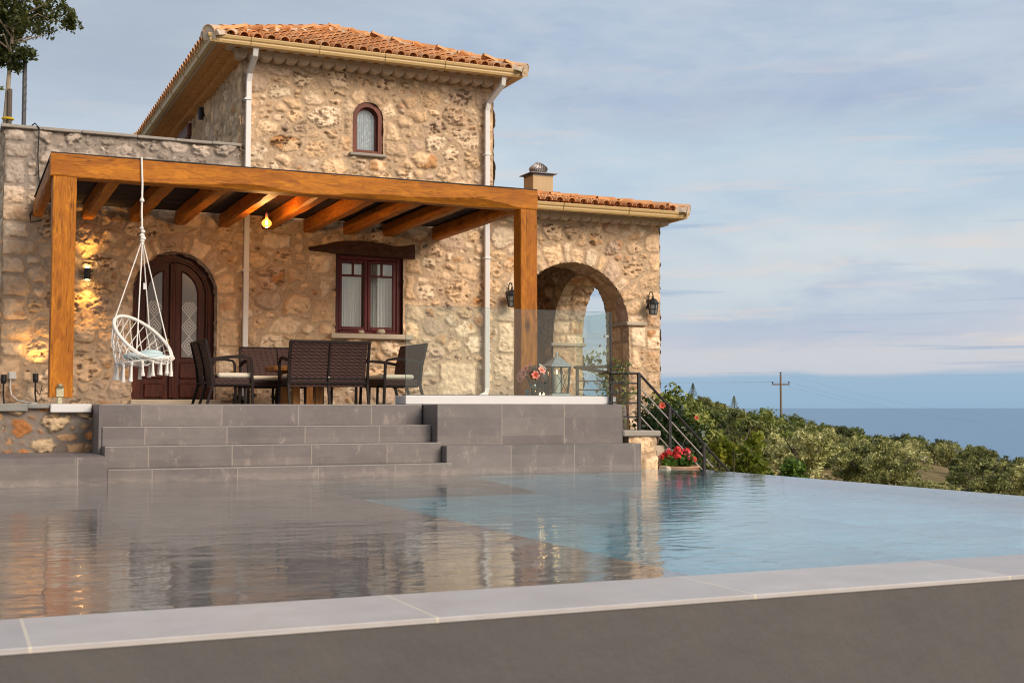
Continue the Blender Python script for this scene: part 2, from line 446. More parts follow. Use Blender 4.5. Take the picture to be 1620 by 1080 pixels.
    ed = (sst(-.022, .004, e)*(1-sst(.008, .03, e))*.34)[:,None]
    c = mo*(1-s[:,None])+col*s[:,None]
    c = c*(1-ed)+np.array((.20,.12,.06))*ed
    if weather is not None:
        w, wc = weather(U, V); w = (w*(.55+.9*fbm(U*2.3, V*2.3, seed+51)))[:,None].clip(0, 1)
        lum = c.mean(1)[:,None]
        c = c*(1-w)+np.array(wc)*(lum/.37)*w
    return h.reshape(shp), c.clip(.01, .95).reshape(shp+(3,))

def grid_mesh(name, P, colr, keep=None):
    """P: (nv,nu,3) points; colr same; keep: (nv-1,nu-1) bool"""
    nv, nu = P.shape[:2]
    a = (np.arange(nv-1)[:,None]*nu+np.arange(nu-1)[None,:])
    Q = np.stack([a, a+1, a+1+nu, a+nu], -1)
    Q = Q[keep] if keep is not None else Q.reshape(-1, 4)
    used = np.unique(Q); rm = np.zeros(nu*nv, int); rm[used] = np.arange(len(used))
    Q = rm[Q]; vv = P.reshape(-1, 3)[used]; cc = colr.reshape(-1, 3)[used]
    me = bpy.data.meshes.new(name)
    me.vertices.add(len(vv)); me.vertices.foreach_set('co', vv.astype('f').ravel())
    me.loops.add(Q.size); me.loops.foreach_set('vertex_index', Q.astype('i').ravel())
    me.polygons.add(len(Q)); me.polygons.foreach_set('loop_start', np.arange(0, Q.size, 4, dtype='i'))
    me.update(calc_edges=True); me.validate()
    at = me.color_attributes.new('col', 'FLOAT_COLOR', 'POINT')
    at.data.foreach_set('color', np.column_stack([cc, np.ones(len(cc))]).astype('f').ravel())
    me.polygons.foreach_set('use_smooth', [True]*len(me.polygons))
    return me

def axis(a, b, step, extra=()):
    """coordinates from a to b with the extra values on the grid"""
    ks = sorted({a, b, *[x for x in extra if a < x < b]}); out = []
    for p, q in zip(ks[:-1], ks[1:]):
        n = max(1, int(round((q-p)/step))); out += list(np.linspace(p, q, n+1)[:-1])
    return np.array(out+[ks[-1]])

def stone_surface(name, us, vs, fn, L, seed, mat, parent, keep=None, snap=None, edge=0.0, **kw):
    U, V = np.meshgrid(us, vs)
    Us, Vs = (snap(U, V) if snap else (U, V))
    h, c = stone_field(Us, Vs, L, seed, **kw)
    P, N = fn(Us, Vs)
    P = P+N*h[..., None]
    kp = None
    if keep is not None:
        kp = keep((U[:-1,:-1]+U[1:,1:])/2, (V[:-1,:-1]+V[1:,1:])/2)
    me = grid_mesh(name, P, c, kp)
    return link(name, me, mat, parent)
RUB = [(.175, .25, 8), (.125, .175, 40), (.08, .125, 90), (.045, .075, 170)]
# ================================================================== shared materials
MAT = {}
MAT['stone'] = attr_mat('rubble limestone', pits=.9, bstr=.55)
MAT['field'] = attr_mat('field stone', pits=.5, bstr=.5, grain=.45)
TB = (.152, .130, .123)
XO, XS = 2.09-.97*12, .97
MAT['tile_x'] = tile_mat('tile risers', TB, True, {0: (XO, XS)})
MAT['tile_b'] = tile_mat('tile block', TB, True, {0: (5.715-.92*12, .92)}, seed=3.3)
MAT['tile_floor'] = tile_mat('tile pool ledge', (.26, .24, .232), True, {0: (XO, XS), 1: (5.4-.97*6, .97)}, w=.011, seed=5.1)
MAT['tile_deep'] = tile_mat('tile pool floor', (.47, .66, .70), True, {0: (XO, XS), 1: (5.4-.97*6, .97)}, w=.011, seed=8.1)
MAT['coping'] = tile_mat('tile coping', (.39, .375, .378), True, {0: (.265-1.522*8, 1.522)}, w=.012, scuff=.3, grout=srgb(196, 188, 172), rough=.5, seed=1.7, var=.17)
MAT['plaster'] = plain('taupe plaster', (.086, .079, .078), .75, .22, 2.4, .7, 9)
MAT['whitewash'] = plain('white painted concrete', (.60, .585, .575), .7, .05, 3, .08, 40)
MAT['oldplaster'] = plain('weathered cement', (.23, .22, .20), .85, .3, 5, .5, 30)
MAT['slab'] = plain('stone slab', (.46, .38, .28), .85, .2, 7, .5, 45)
MAT['greyslab'] = plain('grey stone slab', (.30, .265, .225), .85, .25, 7, .5, 45)

# ================================================================== ground, sea, water
WATER = 0.0; DECK = .885; FY = 19.9
def hill_z(x, y):
    d = math.hypot(x, y); b = math.degrees(math.atan2(x, y))      # bearing from the facade's normal
    px = 810+1980*math.tan(math.radians(max(-40, min(40, b-24.04))))
    S = np.interp(px, [900, 1050, 1110, 1160, 1230, 1290, 1350, 1400, 1480, 1540, 1620, 2000], [618, 622, 626, 645, 657, 670, 678, 690, 697, 708, 726, 780])
    z150 = .85-(S+22-644)*150/1980
    near = -1.7-.028*min(d, 70)
    t = max(0, min(1, (d-40)/110)); t = t*t*(3-2*t)
    z = near*(1-t)+z150*t
    if d > 155: z -= .00055*(d-155)**2 if d < 500 else .00055*345**2+.38*(d-500)
    k = 1 if -60 < b < 100 else 0
    z += 1.15*math.exp(-((px-1487)/42)**2-((d-93)/16)**2)
    return max(-75, z+.5*math.sin(x*.11+1)*math.cos(y*.09)*min(1, d/60))
m = MB(); RD = [0, 6, 12, 20, 28, 36, 45, 55, 65, 75, 85, 95, 105, 115, 125, 135, 145, 155, 165, 180, 200, 230, 270, 320, 400, 500, 650, 800]
NA = 180
for r in RD:
    for k in range(NA):
        a = 2*PI*k/NA; x, y = r*math.sin(a), r*math.cos(a); m.v.append((x, y, hill_z(x, y) if r > 6 else -1.7)); m.c.append((1,1,1))
for i in range(len(RD)-1):
    for k in range(NA):
        k2 = (k+1) % NA; m.f.append((i*NA+k, (i+1)*NA+k, (i+1)*NA+k2, i*NA+k2))
hm, nt, p = new_mat('dry hillside')
c = coords(nt)
n1 = noise(nt, c, .09, 5, .6); n2 = noise(nt, c, 1.1, 5, .7)
col = ramp(nt, n1, [(.3, (.075, .075, .03)), (.45, (.16, .125, .05)), (.6, (.27, .175, .085)), (.72, (.30, .22, .13))])
col = mix(nt, .55, col, ramp(nt, n2, [(.3, (.05, .05, .02)), (.7, (.28, .21, .11))]))
pset(nt, p, base=col, rough=.95, spec=.1, normal=bump(nt, n2, .8, .3))
o = m.build('hillside', hm, smooth=True, recalc=True); tag(o, 'dry grassy slope below the villa running down to the sea', 'hillside', kind='structure')

m = MB(); R = 70000
m.add([(-R, -R, -62), (R, -R, -62), (R, R, -62), (-R, R, -62)], [(0, 1, 2, 3)])
sm, nt, p = new_mat('sea')
c = coords(nt, (.012, .03, 1))
pset(nt, p, base=mix(nt, M_(nt, 'MULTIPLY_ADD', noise(nt, coords(nt, (.012, .0022, 1), rot=(0, 0, .55)), 1.0, 6, .7), .7, M_(nt, 'MULTIPLY', noise(nt, coords(nt, (.0011, .0004, 1), rot=(0, 0, .4)), 1.0, 5), .4)), (.085, .185, .32), (.125, .24, .385)), rough=.38, spec=.5, ior=1.33, normal=bump(nt, noise(nt, c, 8, 5), .35, 1.2))
o = m.build('sea', sm); tag(o, 'calm blue sea reaching to the horizon', 'sea', kind='structure')

# terrace the house stands on
m = MB(); m.box(1.61, 8.46, 15.95, 19.86, -1.6, DECK-.001); m.box(-8, 1.609, 16.305, 19.86, -1.6, DECK-.001); m.box(8.456, 8.655, 15.74, 17.59, -1.6, DECK-.003)
m.box(8.46, 9.85, 17.6, 19.86, -1.6, DECK-.004); m.box(8.46, 11.8, 19.93, 24.0, -1.6, DECK-.004); m.box(-8, 8.459, 19.95, 34, -1.6, DECK-.006)
o = m.build('terrace', MAT['tile_x']); tag(o, 'tiled terrace in front of the stone villa', 'terrace', kind='structure')

# pool basin: ledge, submerged steps, deep floor and walls
m = MB()
m.box(-8, 3.5, 5.4, 14.9, -1.6, -.12)
o = m.build('pool_ledge', MAT['tile_floor']); tag(o, 'shallow grey tiled tanning ledge under the water', 'pool floor', kind='structure')
m = MB()
m.box(3.5, 9.358, 5.4, 15.0, -1.7, -1.35)
m.box(5.90, 9.358, 14.91, 15.3, -1.6, -.03)
o = m.build('pool_basin', MAT['tile_deep']); tag(o, 'deep end of the pool with submerged steps', 'pool floor', kind='structure')

m = MB()
for k in range(1, 7): m.box(3.505, 5.9, 14.75-.36*k, 14.75-.36*(k-1)-.0015 if k > 1 else 14.9, -1.345, .03-.17*k)
o = m.build('submerged_steps', MAT['tile_floor']); tag(o, 'grey tiled steps going down under the water', 'pool steps', kind='structure')
wm, nt, p = new_mat('pool water')
nt.nodes.remove(p)
c = coords(nt, (1.0, 2.1, 1), rot=(0, 0, .12))
c2 = coords(nt, (.28, .55, 1), rot=(0, 0, -.2))
w1 = noise(nt, c, 3.5, 2, .5, .6); w2 = noise(nt, c2, 3.0, 2, .5, .3); w3 = noise(nt, c, 15., 2, .5)
hgt = M_(nt, 'ADD', M_(nt, 'MULTIPLY', w1, .6), M_(nt, 'ADD', M_(nt, 'MULTIPLY', w2, 1.2), M_(nt, 'MULTIPLY', w3, .09)))
patch = ramp(nt, noise(nt, coords(nt, (.22, .3, 1)), 1.6, 2), [(.36, .45), (.62, 1.0)])
bm_ = nd(nt, 'ShaderNodeBump', {'Height': hgt, 'Strength': M_(nt, 'MULTIPLY', patch, .8), 'Distance': .012}).outputs[0]
gl = nd(nt, 'ShaderNodeBsdfGlass', {'Color': (1, 1, 1, 1), 'Roughness': 0.0, 'IOR': 1.333, 'Normal': bm_})
ab = nd(nt, 'ShaderNodeVolumeAbsorption', {'Color': (.50, .84, .95, 1), 'Density': .5})
nt.links.new(gl.outputs[0], nt.nodes['Material Output'].inputs[0]); nt.links.new(ab.outputs[0], nt.nodes['Material Output'].inputs[1])
m = MB(); m.box(-7.9, 9.40, 5.385, 15.05, -1.5, 0.0)
o = m.build('pool_water', wm); tag(o, 'rippled pool water mirroring the villa and the evening sky', 'pool water', kind='structure')

# ================================================================== pool walls, steps, tiled blocks
t = thing('pool_wall', (2.8, 5.0, -1.6), 'taupe plastered pool wall with pale grey coping in the foreground', 'pool wall')
m = MB(); m.box(-8, 9.2, 4.742, 5.385, -2.2, -.0125); m.build('plastered_wall', MAT['plaster'], t)
m = MB(); m.bbox(-8, 9.25, 4.735, 5.395, -.012, .012, .004); m.build('coping', MAT['coping'], t)
m = MB(); m.box(9.36, 9.39, 5.40, 14.95, -2.2, -.006)
o = m.build('infinity_edge', MAT['tile_b']); tag(o, 'thin overflow edge of the pool above the olive slope', 'pool edge')

MAT['nosing'] = plain('pale tile edge', (.26, .238, .222), .7, .3, 6, .3, 40)
t = thing('tiled_staircase', (3.65, 15.3, 0), 'wide grey tiled steps rising from the pool to the terrace', 'staircase')
for x1, y0, z0, z1, y1 in ((5.70, 15.72, .615, .885, 16.2), (5.715, 15.39, .395, .618, 15.76), (5.73, 15.07, .145, .398, 15.43), (5.755, 14.75, -.5, .148, 15.11)):
    m = MB(); m.bbox(1.60+(.004 if z1 > .5 else .0), x1, y0, y1, z0, z1, .006); so = m.build('step', MAT['tile_x'], t)
    m = MB(); m.box(1.606, x1-.002, y0-.003, y0+.012, z1-.010, z1+.003); m.build('nosing', MAT['nosing'], so)
m = MB(); m.box(1.566, 1.598, 15.4, 16.25, .30, .882); m.build('side_cheek', MAT['tile_x'], t)

m = MB(); m.bbox(5.722, 8.455, 15.20, 15.95, -.3, .888, .006); m.bbox(5.736, 8.575, 14.90, 15.197, -.5, .36, .006)
o = m.build('tiled_planter_wall', MAT['tile_b']); tag(o, 'two tier grey tiled wall beside the steps under the glass screen', 'tiled wall')
MAT['tile_l'] = tile_mat('tile ledge', TB, True, {0: (1.253-.97*10, .97)}, seed=9.3)
m = MB(); m.bbox(-8, 1.563, 14.4, 16.22, -.5, .305, .006)
o = m.build('tiled_ledge', MAT['tile_l']); tag(o, 'low grey tiled ledge at the foot of the orange stone wall', 'tiled ledge')
m = MB(); m.bbox(5.478, 8.652, 15.74, 16.18, .889, 1.006, .008)
o = m.build('plinth', MAT['whitewash']); tag(o, 'long white plinth carrying the glass screen and the lantern', 'plinth')

# retaining wall of orange field stones
t = thing('retaining_wall', (-2, 16.2, .3), 'low wall of orange field stones in grey mortar left of the steps', 'stone wall')
L = stone_layout(-1.2, 1.6, .25, .9, 31, [(.12, .18, 90), (.075, .12, 200), (.045, .07, 200)], tight=.9)
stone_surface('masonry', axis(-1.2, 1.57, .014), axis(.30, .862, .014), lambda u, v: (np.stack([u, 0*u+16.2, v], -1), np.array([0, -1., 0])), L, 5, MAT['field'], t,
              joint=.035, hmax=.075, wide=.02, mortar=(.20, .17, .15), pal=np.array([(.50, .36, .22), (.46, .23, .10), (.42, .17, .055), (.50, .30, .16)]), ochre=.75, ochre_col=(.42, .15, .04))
m = MB(); m.box(-8, -1.2, 16.2, 16.3, .3, .86); m.box(-1.2, 1.56, 16.215, 16.3, .3, .86); m.build('backing', MAT['oldplaster'], t)
m = MB(); m.bbox(-8, .82, 16.10, 16.4, .80, .893, .01); m.bbox(.82, 1.07, 16.13, 16.4, .835, .892, .01); m.build('cement_cap', MAT['oldplaster'], t)
m = MB(); m.bbox(1.075, 1.55, 16.09, 16.4, .785, .890, .01); m.build('post_footing', MAT['whitewash'], t)
# ================================================================== the stone house
HOUSE = thing('stone_house', (6.2, FY, DECK), 'two storey rubble stone villa with terracotta roofs and an arched porch', 'house')
DC, DR, DS = 3.1325, .6425, 2.63        # door arch
PC, PR, PS = 10.065, 1.135, 2.30        # porch arch
WC, WR, WS = 6.239, .264, 5.68          # small arched window
def keep_front(u, v):
    k = ((u < 4.126) & (v < 5.0)) | ((u >= 4.126) & (u < 8.513)) | ((u >= 8.513) & (v < 4.3))
    for cx, r, s, b in ((DC, DR, DS, DECK), (PC, PR, PS, DECK-.9), (WC, WR, WS, 5.07)):
        k &= ~((np.abs(u-cx) < r) & (v > b) & (v < s)); k &= ~((np.hypot(u-cx, v-s) < r*.995) & (v >= s))
    k &= ~((u > 5.70) & (u < 6.87) & (v > 2.06) & (v < 3.40))
    return k
def snap_front(u, v):
    u = u.copy(); v = v.copy()
    for cx, r, s in ((DC, DR, DS), (PC, PR, PS), (WC, WR, WS)):
        q = np.hypot(u-cx, v-s); m = (np.abs(q-r) < .0105) & (v > s)
        u[m] = cx+(u[m]-cx)*r/q[m]; v[m] = s+(v[m]-s)*r/q[m]
    return u, v
def quoins(x, side, z0, z1, seed, w=(.24, .46), hh=(.24, .42)):
    rg = random.Random(seed); z = z0; out = []; k = 0
    while z < z1-.12:
        h = min(rg.uniform(*hh), z1-z); ww = rg.uniform(*w) if k % 2 else rg.uniform(w[0], (w[0]+w[1])/2); k += 1
        out.append((x-ww if side > 0 else x, x if side > 0 else x+ww, z+.008, z+h-.008)); z += h
    return out
rects = quoins(11.87, 1, 0, 4.22, 3) + quoins(8.52, 1, 4.4, 6.45, 8) + quoins(4.118, -1, 5.05, 6.40, 4, (.2, .5)) + quoins(.60, -1, .9, 5.0, 12, (.3, .5))
rects += [(5.22, 5.685, 3.03, 3.37), (5.42, 5.685, 2.63, 3.0), (5.28, 5.685, 2.22, 2.6), (6.885, 7.22, 3.10, 3.38), (6.885, 7.10, 2.66, 3.07), (6.885, 7.25, 2.28, 2.63)]
rects += [(3.79, 4.12, .95, 1.36), (3.79, 4.08, 1.38, 1.78), (3.79, 4.14, 1.80, 2.2), (3.79, 4.1, 2.22, 2.58), (2.12, 2.475, .95, 1.25), (2.2, 2.475, 1.27, 1.66), (1.95, 2.475, 1.68, 1.98), (2.17, 2.475, 2.0, 2.45)]
rects += [(6.515, 6.95, 5.06, 5.30), (6.515, 6.78, 5.32, 5.66), (5.72, 5.965, 5.06, 5.34), (5.80, 5.965, 5.36, 5.66), (4.2, 4.95, 6.22, 6.42), (7.5, 8.22, 1.02, 1.62)]
rects += [(11.215, 11.55, 1.95, 2.31), (11.215, 11.42, 1.55, 1.92), (11.215, 11.5, 1.15, 1.52), (8.6, 8.915, 1.8, 2.28), (8.5, 8.915, 1.3, 1.76)]
arcs = [(DC, DS, DR+.01, DR+.30, .05, PI-.05), (PC, PS, PR+.01, PR+.36, .04, PI-.04), (WC, WS, WR+.01, WR+.26, .1, PI-.1)]
L = stone_layout(.6, 11.9, -.05, 6.6, 11, RUB, rects, arcs)
us = axis(.62, 11.86, .0145, (4.126, 8.513, 5.70, 6.87, DC-DR, DC+DR, PC-PR, PC+PR, WC-WR, WC+WR))
vs = axis(0, 6.5, .0145, (5.02, 4.25, 2.06, 3.40, DECK, 5.07, DS, PS, WS))
grey = lambda U, V: (sst(3.75, 4.25, V)*(1-sst(4.0, 4.3, U))*.95+.55*(1-sst(.7, 2.6, U))*(1-sst(3.7, 4.2, V))*sst(1.6, 3, V)+.5*sst(1.6, .7, V), (.30, .245, .20))  # weathered parapet; shade under the pergola's left end painted in; greyer at the foot
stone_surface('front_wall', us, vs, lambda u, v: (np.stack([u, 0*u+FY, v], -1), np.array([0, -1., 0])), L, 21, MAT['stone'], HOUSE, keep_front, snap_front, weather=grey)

def strip_fn(path, nrm, depth_axis):
    pass
def arch_strip(name, cx, r, s, b, d0, d1, seed, plane='xz', off=0, step=.022):
    """masonry lining of an arched opening; plane xz = opening in the facade, yz = opening in a side wall"""
    Lp = (s-b)*2+PI*r
    us = axis(0, Lp, step, (s-b, s-b+PI*r)); vs = axis(d0, d1, step)
    def fn(u, v):
        h = s-b; a = np.clip((u-h)/r, 0, PI)
        px = np.where(u < h, r, np.where(u > h+PI*r, -r, r*np.cos(a)))
        pz = np.where(u < h, b+u, np.where(u > h+PI*r, b+(Lp-u), s+r*np.sin(a)))
        nx = -np.where(u < h, 1, np.where(u > h+PI*r, -1, np.cos(a))); nz = -np.where((u < h) | (u > h+PI*r), 0, np.sin(a))
        if plane == 'xz': return np.stack([cx+px, v, pz], -1), np.stack([nx, 0*nx, nz], -1)
        return np.stack([v, cx-px, pz], -1), np.stack([0*nx, -nx, nz], -1)
    rr = []; rg = random.Random(seed); z = 0
    while z < Lp-.15:
        h = rg.uniform(.22, .4); k = rg.uniform(.3, .7)*(d1-d0)
        rr += [(z+.008, z+h-.008, d0, d0+k), (z+.008, z+h-.008, d0+k+.016, d1)]; z += h
    Ls = stone_layout(0, Lp, d0, d1, seed, [(.05, .08, 10)], rr)
    return stone_surface(name, us, vs, fn, Ls, seed, MAT['stone'], HOUSE, joint=.02, hmax=.035)
arch_strip('porch_arch_lining', PC, PR, PS, 0.0, FY-.015, 20.62, 5)
arch_strip('door_arch_lining', DC, DR, DS, DECK, FY-.01, 20.25, 6)
# side arch of the porch
SCY, SR, SS = 21.87, 1.15, 2.30
arch_strip('side_arch_lining', SCY, SR, SS, 0.0, 11.19, 11.87, 7, 'yz')
def keep_side(u, v):
    y = np.abs(u); return ~(((np.abs(y-SCY) < SR) & (v < SS)) | ((np.hypot(y-SCY, v-SS) < SR*.995) & (v >= SS)))
def snap_side(u, v):
    u = u.copy(); v = v.copy(); s = np.sign(u); y = np.abs(u); q = np.hypot(y-SCY, v-SS); m = (np.abs(q-SR) < .017) & (v > SS)
    y[m] = SCY+(y[m]-SCY)*SR/q[m]; v[m] = SS+(v[m]-SS)*SR/q[m]
    return y*s, v
NXm = np.array([-1., 0, 0]); NXp = np.array([1., 0, 0])
sideX = lambda X, s: (lambda u, v: (np.stack([0*u+X, np.abs(u), v], -1), NXp if s > 0 else NXm))
Ls = stone_layout(-24.0, -20.5, 0, 4.2, 41, RUB, (), [(-SCY, SS, SR+.01, SR+.3, .05, PI-.05)])
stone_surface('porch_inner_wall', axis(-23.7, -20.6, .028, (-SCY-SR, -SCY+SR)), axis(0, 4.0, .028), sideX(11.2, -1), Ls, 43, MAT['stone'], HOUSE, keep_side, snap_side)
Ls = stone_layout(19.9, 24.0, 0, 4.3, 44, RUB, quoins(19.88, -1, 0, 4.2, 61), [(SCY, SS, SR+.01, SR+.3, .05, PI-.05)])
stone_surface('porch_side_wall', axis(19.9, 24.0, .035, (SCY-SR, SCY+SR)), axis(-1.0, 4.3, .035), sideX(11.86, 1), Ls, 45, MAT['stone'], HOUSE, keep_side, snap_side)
Ls = stone_layout(8.5, 11.3, 0, 4.1, 46, RUB)
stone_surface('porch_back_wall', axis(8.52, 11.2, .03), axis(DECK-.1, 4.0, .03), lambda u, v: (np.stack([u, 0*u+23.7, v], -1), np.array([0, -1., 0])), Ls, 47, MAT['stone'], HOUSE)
# front wall thickness seen from within the porch, porch floor and ceiling
MAT['ceil'] = wood_mat('porch ceiling boards', (.16, .075, .03), (.30, .15, .06), 0, False, .6)
m = MB(); m.box(8.5, 11.3, 20.6, 23.75, 4.0, 4.08)
for k in range(5): m.bbox(8.55, 11.2, 20.9+k*.6, 21.04+k*.6, 3.84, 3.998, .01)
m.build('porch_ceiling', MAT['ceil'], HOUSE)
def core_box(*a): MB().box(*a).build('inner_masonry', MAT['slab'], HOUSE)
core_box(8.2, 8.6, 20.3, 27, .8, 4.2)              # solid cores so no light leaks
core_box(PC+PR+.06, 11.2-.001, 20.56, 20.60, 3.6, 4.1); core_box(8.6, 11.8, 20.3, 20.58, 3.55, 4.2)
core_box(11.26, 11.8, 20.0, 20.65, 0, 4.2); core_box(11.26, 11.8, 23.1, 23.95, 0, 4.2); core_box(11.26, 11.8, 20.6, 23.95, 3.5, 4.2); core_box(8.5, 11.8, 23.78, 23.98, 0, 4.25)
core_box(8.4, 8.86, 19.98, 20.6, 0, 4.2)
core_box(.68, 4.2, 23.3, 23.5, .8, 5.0); core_box(4.2, 8.45, 27.0, 27.2, .8, 6.6); core_box(8.38, 8.46, 19.98, 27.1, 3.5, 6.6)
core_box(.68, 4.126, 19.98, 23.4, 4.80, 4.90)

# upper side wall, left wing side wall
Ls = stone_layout(-27.3, -19.8, 4.9, 6.6, 51, RUB, [(-a[1]+0, -a[0], a[2], a[3]) for a in quoins(19.885, -1, 5.0, 6.42, 15, (.22, .55))])
def keep_up(u, v): y = np.abs(u); return ~((y > 24.25) & (y < 25.25) & (v > 5.25) & (v < 6.2))
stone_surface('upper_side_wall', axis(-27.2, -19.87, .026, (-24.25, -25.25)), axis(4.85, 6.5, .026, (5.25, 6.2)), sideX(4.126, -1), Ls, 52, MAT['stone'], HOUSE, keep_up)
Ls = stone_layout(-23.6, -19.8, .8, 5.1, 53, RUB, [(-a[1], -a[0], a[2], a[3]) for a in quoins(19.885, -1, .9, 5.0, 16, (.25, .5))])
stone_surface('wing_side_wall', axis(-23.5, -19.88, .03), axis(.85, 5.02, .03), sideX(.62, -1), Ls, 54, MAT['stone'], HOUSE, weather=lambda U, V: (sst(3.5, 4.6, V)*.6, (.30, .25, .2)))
Ls = stone_layout(19.8, 27.3, 4.2, 6.6, 55, RUB)
stone_surface('upper_right_wall', axis(19.88, 27.2, .05), axis(4.2, 6.5, .05), sideX(8.513, 1), Ls, 56, MAT['stone'], HOUSE)

# parapet coping of the left wing
m = MB()
x = .56
rg = random.Random(4)
while x < 4.10:
    w = min(rg.uniform(.5, .85), 4.122-x); m.bbox(x, x+w-.006, FY-.075, FY+.33, 5.0+rg.uniform(0, .006), 5.045+rg.uniform(0, .01), .008); x += w
y = FY+.34
while y < 23.4: m.bbox(.56, .95, y, y+.64, 5.0, 5.05, .008); y += .65
m.build('parapet_coping', MAT['greyslab'], HOUSE)
m = MB(); m.box(.95, 4.1, 20.2, 23.4, 4.9, 4.93); m.build('flat_roof', MAT['oldplaster'], HOUSE)

# ---------------- eaves mouldings (rows of tile ends)
MAT['genoise'] = plain('limewashed tile ends', (.58, .46, .34), .9, .2, 9, .4, 60)
MAT['genoise_red'] = plain('bare tile ends', (.66, .33, .11), .9, .3, 9, .4, 60)
def genoise(mb, a, b, zc, out, r, fn, pitch=.2):
    n = max(1, int(round((b-a)/pitch))); p = (b-a)/n; S = 8
    for i in range(n):
        c = a+(i+.5)*p
        for layer, (th) in enumerate((.018,)):
            pts = []
            for k in range(S+1):
                t = -1+2*k/S; pts.append((c+t*p*.5*.96, zc-r*math.sqrt(max(0, 1-t*t))))
            poly = pts+[(c+p*.48, zc+.03), (c-p*.48, zc+.03)]
            mb.prism(poly, lambda q: fn(q[0], 0, q[1]), lambda q: fn(q[0], out*random.uniform(.97, 1.03), q[1]))
front = lambda u, o, z: (u, FY-o, z)
left = lambda u, o, z: (4.126-o, u, z)
m = MB(); genoise(m, 3.98, 8.66, 6.475, .20, .075, front); m.box(3.96, 8.66, FY-.21, FY, 6.504, 6.545)
genoise(m, 3.80, 8.80, 6.60, .38, .06, front, .21); m.box(3.72, 8.80, FY-.40, FY, 6.631, 6.66)
m.build('eaves_moulding', MAT['genoise'], HOUSE, recalc=True)
m = MB()
for zc, out, r, p in ((6.475, .16, .075, .19), (6.56, .32, .065, .19), (6.64, .47, .055, .19)):
    genoise(m, FY-.05, 27.2, zc, out, r, left, p); m.box(4.126-out*.99, 4.126, FY-.16, 27.2, zc+.0305, zc+.042)
m.build('side_eaves_moulding', MAT['genoise_red'], HOUSE, recalc=True)
low = lambda u, o, z: (u, FY-o, z)
m = MB(); genoise(m, 8.53, 11.98, 4.235, .17, .07, low); m.box(8.53, 11.98, FY-.18, FY, 4.264, 4.30)
genoise(m, 8.53, 12.05, 4.345, .33, .05, low, .21); m.box(8.53, 12.05, FY-.34, FY, 4.376, 4.40)
m.build('porch_eaves_moulding', MAT['genoise'], HOUSE, recalc=True)

# ---------------- tiled roofs
MAT['rooftile'] = attr_mat('terracotta tiles', rough=.8, grain=.5, gscale=30, bstr=.25)
TERRA = [(.66, .31, .125), (.69, .34, .14), (.62, .28, .11), (.67, .36, .17), (.63, .32, .14), (.58, .26, .105)]
MORT = (.50, .40, .30)
def tile_col(rg):
    c = rg.choice(TERRA); k = rg.uniform(.82, 1.12); return tuple(x*k for x in c)
def tiles(mb, P0, du, dv, W, Lh, inside, pitch=.214, course=.33, seed=0):
    rg = random.Random(seed); du = Vector(du).normalized(); dv = Vector(dv).normalized(); n = du.cross(dv).normalized(); P0 = Vector(P0)
    nc = int(W/pitch); p = W/nc; S = 7
    for i in range(nc):
        u = (i+.5)*p
        for j in range(-1, int(Lh/course)+1):
            v0 = max(-.04, j*course-.02) if j >= 0 else None
            if j < 0: continue
            v1 = (j+1)*course+.05
            if inside(u, v0+.1):
                mb.cc = tile_col(rg); ju = rg.uniform(-.006, .006); r0, r1 = .080, .066
                vs = []
                for v, r, h in ((v0, r0, .040), (v1, r1, .018)):
                    for q in (r, r-.014):
                        for k in range(S+1):
                            a = PI*k/S; vs.append(P0+du*(u+ju+q*math.cos(a))+dv*v+n*(h+q*math.sin(a)*.92))
                T = S+1; fs = []
                for k in range(S):
                    fs.append((k, k+1, 2*T+k+1, 2*T+k)); fs.append((T+k, 3*T+k, 3*T+k+1, T+k+1)); fs.append((k, T+k, T+k+1, k+1))
                mb.add(vs, fs)
            up = i*p
            if inside(up, v0+.1) and i > 0:
                mb.cc = tuple(x*.9 for x in tile_col(rg)); vs = []
                for v, h in ((v0-.02, .062), (v1, .045)):
                    for k in range(S+1):
                        a = PI*k/S; vs.append(P0+du*(up+.09*math.cos(a))+dv*v+n*(h-.08*math.sin(a)))
                mb.add(vs, [(k, k+S+1, k+S+2, k+1) for k in range(S)])
    mb.cc = (1, 1, 1)
